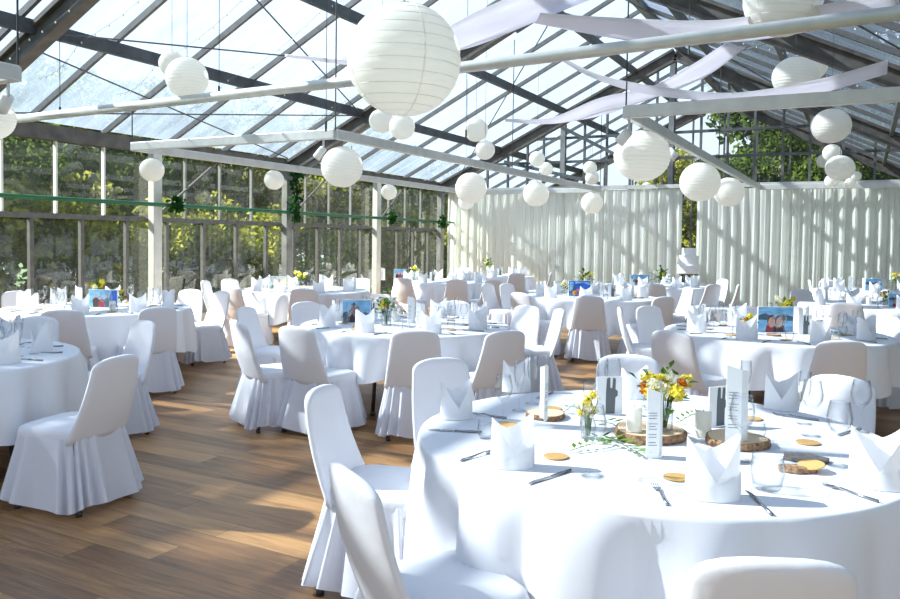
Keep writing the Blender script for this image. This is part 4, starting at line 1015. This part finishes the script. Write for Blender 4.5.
# ================================================================ PAPER LANTERNS
def lantern(label, px, py, rpx, dia, group, big=False, hang=None, squash=.93):
    Z = FPX * dia / 2 / rpx; c = onr(px, py, Z)
    if hang:
        rail = min((-8.85, -5.45, -1.98), key=lambda q: abs(q - c[0])); d_ = ray(px, py); Z = rail / d_[0]; c = EYE + d_ * Z; dia = 2 * rpx * Z / FPX
    Rr = dia / 2
    r = empty('paper_lantern', tuple(c)); tag(r, label, 'paper lantern', group)
    rl = random.Random(px * 7 + py); nr = 13 if big else 17; sub = 4; n = 40 if big else 28
    prof = []; thmin = .20 if not big else .16
    tilt = rl.uniform(-.12, .12); tz = rl.uniform(0, 6.28)
    for i in range(nr * sub + 1):
        t = i / (nr * sub); th = thmin + (math.pi - 2 * thmin) * t
        pin = 1 - (.020 if not big else .014) * (1 - abs(math.sin(math.pi * i / sub)) ** .6)
        prof.append((Rr * math.sin(th) * pin, -Rr * math.cos(th) * squash * 1.0))
    sh = MB().lathe(prof, n=n).build('shade', M['paper'], r, smooth=not big)
    if big: sh.data.polygons.foreach_set('use_smooth', [True] * len(sh.data.polygons))
    mb = MB()
    for i in range(1, nr):
        th = thmin + (math.pi - 2 * thmin) * i / nr; rr = Rr * math.sin(th) * (.981 if not big else .987); z = -Rr * math.cos(th) * squash
        mb.tube([(rr * math.cos(6.283 * k / n), rr * math.sin(6.283 * k / n), z) for k in range(n + 1)], .0012 if not big else .0018, 4, cap=False)
    mb.build('wire_rib', M['white'], sh)
    if big:
        mb = MB()
        for a_ in (.4, 1.9, 3.3, 4.6, 5.6):
            mb.tube([(Rr * math.sin(t_) * .992 * math.cos(a_), Rr * math.sin(t_) * .992 * math.sin(a_), -Rr * math.cos(t_) * squash) for t_ in [thmin + (math.pi - 2 * thmin) * q / 24 for q in range(25)]], .003, 4, cap=False)
        mb.build('paper_seam', M['paper'], sh)
    MB().tube([(Rr * math.sin(thmin) * math.cos(6.283 * k / 16), Rr * math.sin(thmin) * math.sin(6.283 * k / 16), Rr * math.cos(thmin) * squash) for k in range(17)], .004, 5, cap=False).beam((-Rr * math.sin(thmin), 0, Rr * squash * .97), (Rr * math.sin(thmin), 0, Rr * squash * .97), .004, .004).build('top_ring', M['wire'], r)
    top = 2.71 if hang else roofz(c[0]) + .08
    MB().tube([(0, 0, Rr * squash * .97), (0, 0, max(top - c[2], Rr * squash + .03))], .003, 5).build('string', M['wire'], r)
    r.rotation_euler = (0, 0, tz)
    for k in r.children:
        if k.name.startswith(('shade', 'top')): k.rotation_euler = (tilt, tilt * .5, 0)
    return r
LAN = [
 ('very large white paper lantern hanging nearest the viewer', 404, 60, 57, .60, 1, None), ('paper lantern before the light roof, front of a pair', 187, 78, 21, .40, 0, None), ('smaller paper lantern peeping out behind its neighbour, upper left', 172, 64, 13, .30, 0, None),
 ('paper lantern cut off by the left edge', -8, 118, 22, .45, 0, None), ('small lantern before the white wall column', 152, 170, 12, .33, 0, 2.72), ('small lantern beside the ivy-clad column', 274, 180, 10, .33, 0, 2.72),
 ('paper lantern under the corner of the window-side frame', 342, 167, 21, .49, 0, 2.72), ('smallest lantern over the back window table', 389, 192, 8, .33, 0, 2.72), ('left lantern of the pair under the largest one', 381, 121, 12, .30, 0, None), ('right lantern of the pair under the largest one', 402, 127, 13, .30, 0, None),
 ('upper lantern of a touching pair before the roof glass', 476, 130, 12, .40, 0, None), ('lower lantern of a touching pair before the roof glass', 485, 150, 10, .30, 0, None), ('small lantern high before the gable post, left of two', 537, 159, 8, .30, 0, None), ('tiny lantern just right of another by the gable post', 546, 169, 7, .30, 0, None),
 ('paper lantern at the left edge of the curtain', 471, 188, 16, .49, 0, 2.72), ('small lantern half behind the one at the curtain edge', 466, 202, 8, .30, 0, None), ('paper lantern before the left curtain, middle one', 536, 194, 13, .49, 0, 2.72), ('paper lantern before the left curtain, right one', 592, 203, 11, .49, 0, 2.72),
 ('tiny upper lantern of two above the left curtain', 590, 168, 7, .30, 0, None), ('tiny lower lantern of two above the left curtain', 592, 178, 7, .30, 0, None), ('large lantern under the corner of the far frame', 642, 156, 28, .54, 0, 2.72), ('paper lantern over the curtain gap, left of two', 700, 182, 20, .49, 0, 2.72),
 ('paper lantern over the curtain gap, right of two', 729, 192, 15, .47, 0, 2.72), ('tiny lantern peeking below the large corner one', 647, 187, 5, .25, 0, None), ('huge lantern cut by the top edge', 783, -1, 38, .60, 1, None), ('paper lantern before the swag end, front of a pair', 795, 77, 22, .50, 0, None),
 ('paper lantern half behind another near the swag end', 813, 66, 14, .40, 0, None), ('topmost lantern of the right cluster', 831, 126, 19, .50, 0, None), ('small lantern just under the topmost of the right cluster', 832, 153, 9, .30, 0, None), ('small lantern left in the right cluster', 824, 161, 7, .30, 0, None),
 ('bright lantern in the middle of the right cluster', 840, 168, 14, .40, 0, None), ('small lantern low in the right cluster', 832, 181, 7, .28, 0, None), ('tiny lantern at the right of the right cluster', 856, 176, 5, .20, 0, None), ('tiny lantern lowest in the right cluster', 850, 183, 5, .20, 0, None),
]
for lab, px, py, rp, dia, big, hang in LAN: lantern(lab, px, py, rp, dia, 'white paper lanterns', bool(big), hang, .90 if px in (642, 831, 840, 795) else .97)

# ================================================================ FABRIC SWAGS
def catmull(P, n):
    P = [Vector(p) for p in P]; Q = [2 * P[0] - P[1]] + P + [2 * P[-1] - P[-2]]; out = []
    for i in range(n):
        t = i / (n - 1) * (len(P) - 1); k = min(int(t), len(P) - 2); u = t - k; a, b, c, d = Q[k:k + 4]
        out.append(.5 * ((2 * b) + (c - a) * u + (2 * a - 5 * b + 4 * c - d) * u * u + (3 * b - a - 3 * c + d) * u ** 3))
    return out
def swag(near, far, Y0, label, dY=None):
    A = [Vector(ony(x, y, Y0)) for x, y in near]; A = catmull(A, 40)
    # far edge: same height as the near edge, read along its own outline
    F = catmull([Vector((x, y, 0)) for x, y in far], 40); B = []
    for i in range(40):
        p = onz(F[i].x, F[i].y, A[i].z); d = Vector(p) - A[i]
        B.append(Vector(p))
    vs = []
    for i in range(40):
        for j in range(5): 
            t = j / 4; v = A[i].lerp(B[i], t); v.z -= .03 * math.sin(math.pi * t); vs.append(v)
    o = MB().add(vs, grid_faces(40, 5)).build('fabric_swag', M['swag'], smooth=True)
    sm = o.modifiers.new('thickness', 'SOLIDIFY'); sm.thickness = .003
    return tag(o, label, 'fabric swag', 'white fabric swags')
swag([(449, 27), (476, 12), (503, 0), (560, -30)], [(455, 52), (487, 42), (535, 22), (620, -12)], 6.2, 'broad lilac-white swag rising from behind the largest lantern')
swag([(540, 13), (600, 17), (700, 21), (765, 14), (899, -8)], [(533, 23), (600, 36), (650, 42), (757, 40), (899, 13)], 6.6, 'lilac-white swag crossing behind the tie tube, upper right')
swag([(550, 50), (592, 72), (640, 84), (717, 93), (770, 89), (825, 78), (888, 60)], [(551, 52), (588, 75), (640, 93), (700, 100), (740, 100), (813, 95), (887, 74)], 7.6, 'long thin swag sagging before the far frame to a square end')
swag([(505, 119), (550, 118), (600, 98), (650, 87), (690, 66), (727, 42)], [(505, 121), (550, 124), (600, 116), (633, 105), (700, 80), (748, 46)], 11.0, 'sunlit white swag slanting up behind the others')
swag([(285, 54), (315, 57), (345, 60), (380, 60)], [(285, 55), (315, 60), (345, 64), (380, 66)], 8.0, 'faint white ribbon swag left of the largest lantern')

# ================================================================ SMALL FITTINGS
def fairy(pts, n, label):
    P = [Vector(p) for p in pts]; mb = MB(); path = []
    for a, b in zip(P[:-1], P[1:]):
        for i in range(10):
            t = i / 10; p = a.lerp(b, t); p.z -= .10 * math.sin(math.pi * t); path.append(p)
    path.append(P[-1]); r = MB().tube(path, .0022, 4).build('fairy_light_string', M['mull']); tag(r, label, 'fairy lights', 'fairy light strings')
    k = len(path)
    for i in range(n):
        t = (i + .5) / n * (k - 1); j = int(t); p = path[j].lerp(path[min(j + 1, k - 1)], t - j)
        mb.lathe([(.001, -.028), (.008, -.02), (.008, -.006), (.001, 0)], tuple(p), 6)
    mb.build('bulbs', M['bulb'], r); tag(bpy.data.objects[r.children[0].name], None, None, None, 'stuff')
    return r
for i, yy in enumerate((5.9, 7.0, 8.2, 9.4, 10.6)):
    fairy([(x, yy + .04 * (x + 8), roofz(x) - .12) for x in (-8.6, -7.9, -6.3, -4.9)], 22, 'fairy lights along roof bay %s of the window side' % ORD[i])
for i, yy in enumerate((8.0, 9.6, 13.0)):
    fairy([(x, yy, roofz(x) - .12) for x in (-2.6, -1.2, .3, 1.7)], 22, 'fairy lights under the right slope, %s string' % ORD[i])
fairy([(-8.9, 5.2, 3.2), (-8.0, 5.3, 3.6), (-6.5, 5.3, 4.3)], 14, 'fairy lights tied to the nearest rafter')
for i, (px, py0, py1, Z) in enumerate(((60, 5, 107, 8.6), (219, -20, 86, 8.6), (326, 0, 122, 8.4), (466, 75, 130, 10), (689, 20, 45, 9))):
    a = onr(px, py1, Z); zt = roofz(a[0]) + .06
    tag(MB().tube([tuple(a), (a[0], a[1], zt)], .004, 5).tube([(a[0], a[1], a[2] - .10), (a[0], a[1], a[2])], .012, 8).build('hanging_wire', M['wire']), 'thin hanging wire with a small weight, %s along the roof' % ORD[i], 'wire', 'hanging wires')
def spot(label, x, y, z, rz):
    r = empty('spotlight', (x, y, z - .10), rz); tag(r, label, 'spotlight', 'white spotlights')
    MB().tube([(0, 0, 0), (.09, -.05, -.10)], [.045, .05], 16).build('lamp_can', M['white'], r, smooth=True)
    MB().tube([(.091, -.0505, -.101), (.093, -.0515, -.103)], [.042, .042], 16).build('lamp_opening', M['wire'], r)
    MB().tube([(0, 0, .0), (0, 0, .105)], .012, 8).build('bracket', M['alu'], r)
spot('white spotlight under the window-side truss corner', -5.62, 7.42, 2.70, 3.6); spot('white spotlight under the far truss corner', -1.98, 7.32, 2.70, 3.4)
spot('white spotlight under the upper left truss corner', -5.8, 3.72, 2.70, 3.6); spot('small spotlight halfway along the far truss', -1.98, 9.0, 2.70, .4)

def ivy(label, loc, n, h, seed):
    rb = random.Random(seed); mb = MB()
    for k in range(n):
        p = Vector((rb.gauss(.02, .05), rb.gauss(0, .06), rb.uniform(-h / 2, h / 2))); a = Vector((rb.gauss(0, 1), rb.gauss(0, 1), rb.gauss(0, 1))).normalized(); b = a.cross(Vector((rb.gauss(0, 1), rb.gauss(0, 1), rb.gauss(0, 1)))).normalized(); s_ = rb.uniform(.03, .055)
        mb.add([p - a * s_, p - b * s_ * .7, p + a * s_, p + b * s_ * .7], [(0, 1, 2, 3)])
    mb.tube([(0, 0, -h / 2 - .03), (.02, .03, 0), (0, 0, h / 2 + .03)], .014, 6)
    tag(mb.build('ivy_garland', M['ivy'], loc=loc), label, 'ivy')
ivy('tall ivy clump on the column by the sunlit table', (XL + .34, 11.5, 2.35), 260, 1.0, 1)
ivy('small ivy clump where the pipe meets the white column', (XL + .38, 8.62, 2.04), 90, .22, 2)
ivy('ivy clump on the pipe by the fourth column', (XL + .36, 14.85, 2.02), 90, .24, 3)
ivy('ivy clump on the pipe at the rear column', (XL + .36, 17.2, 2.0), 110, .3, 4)
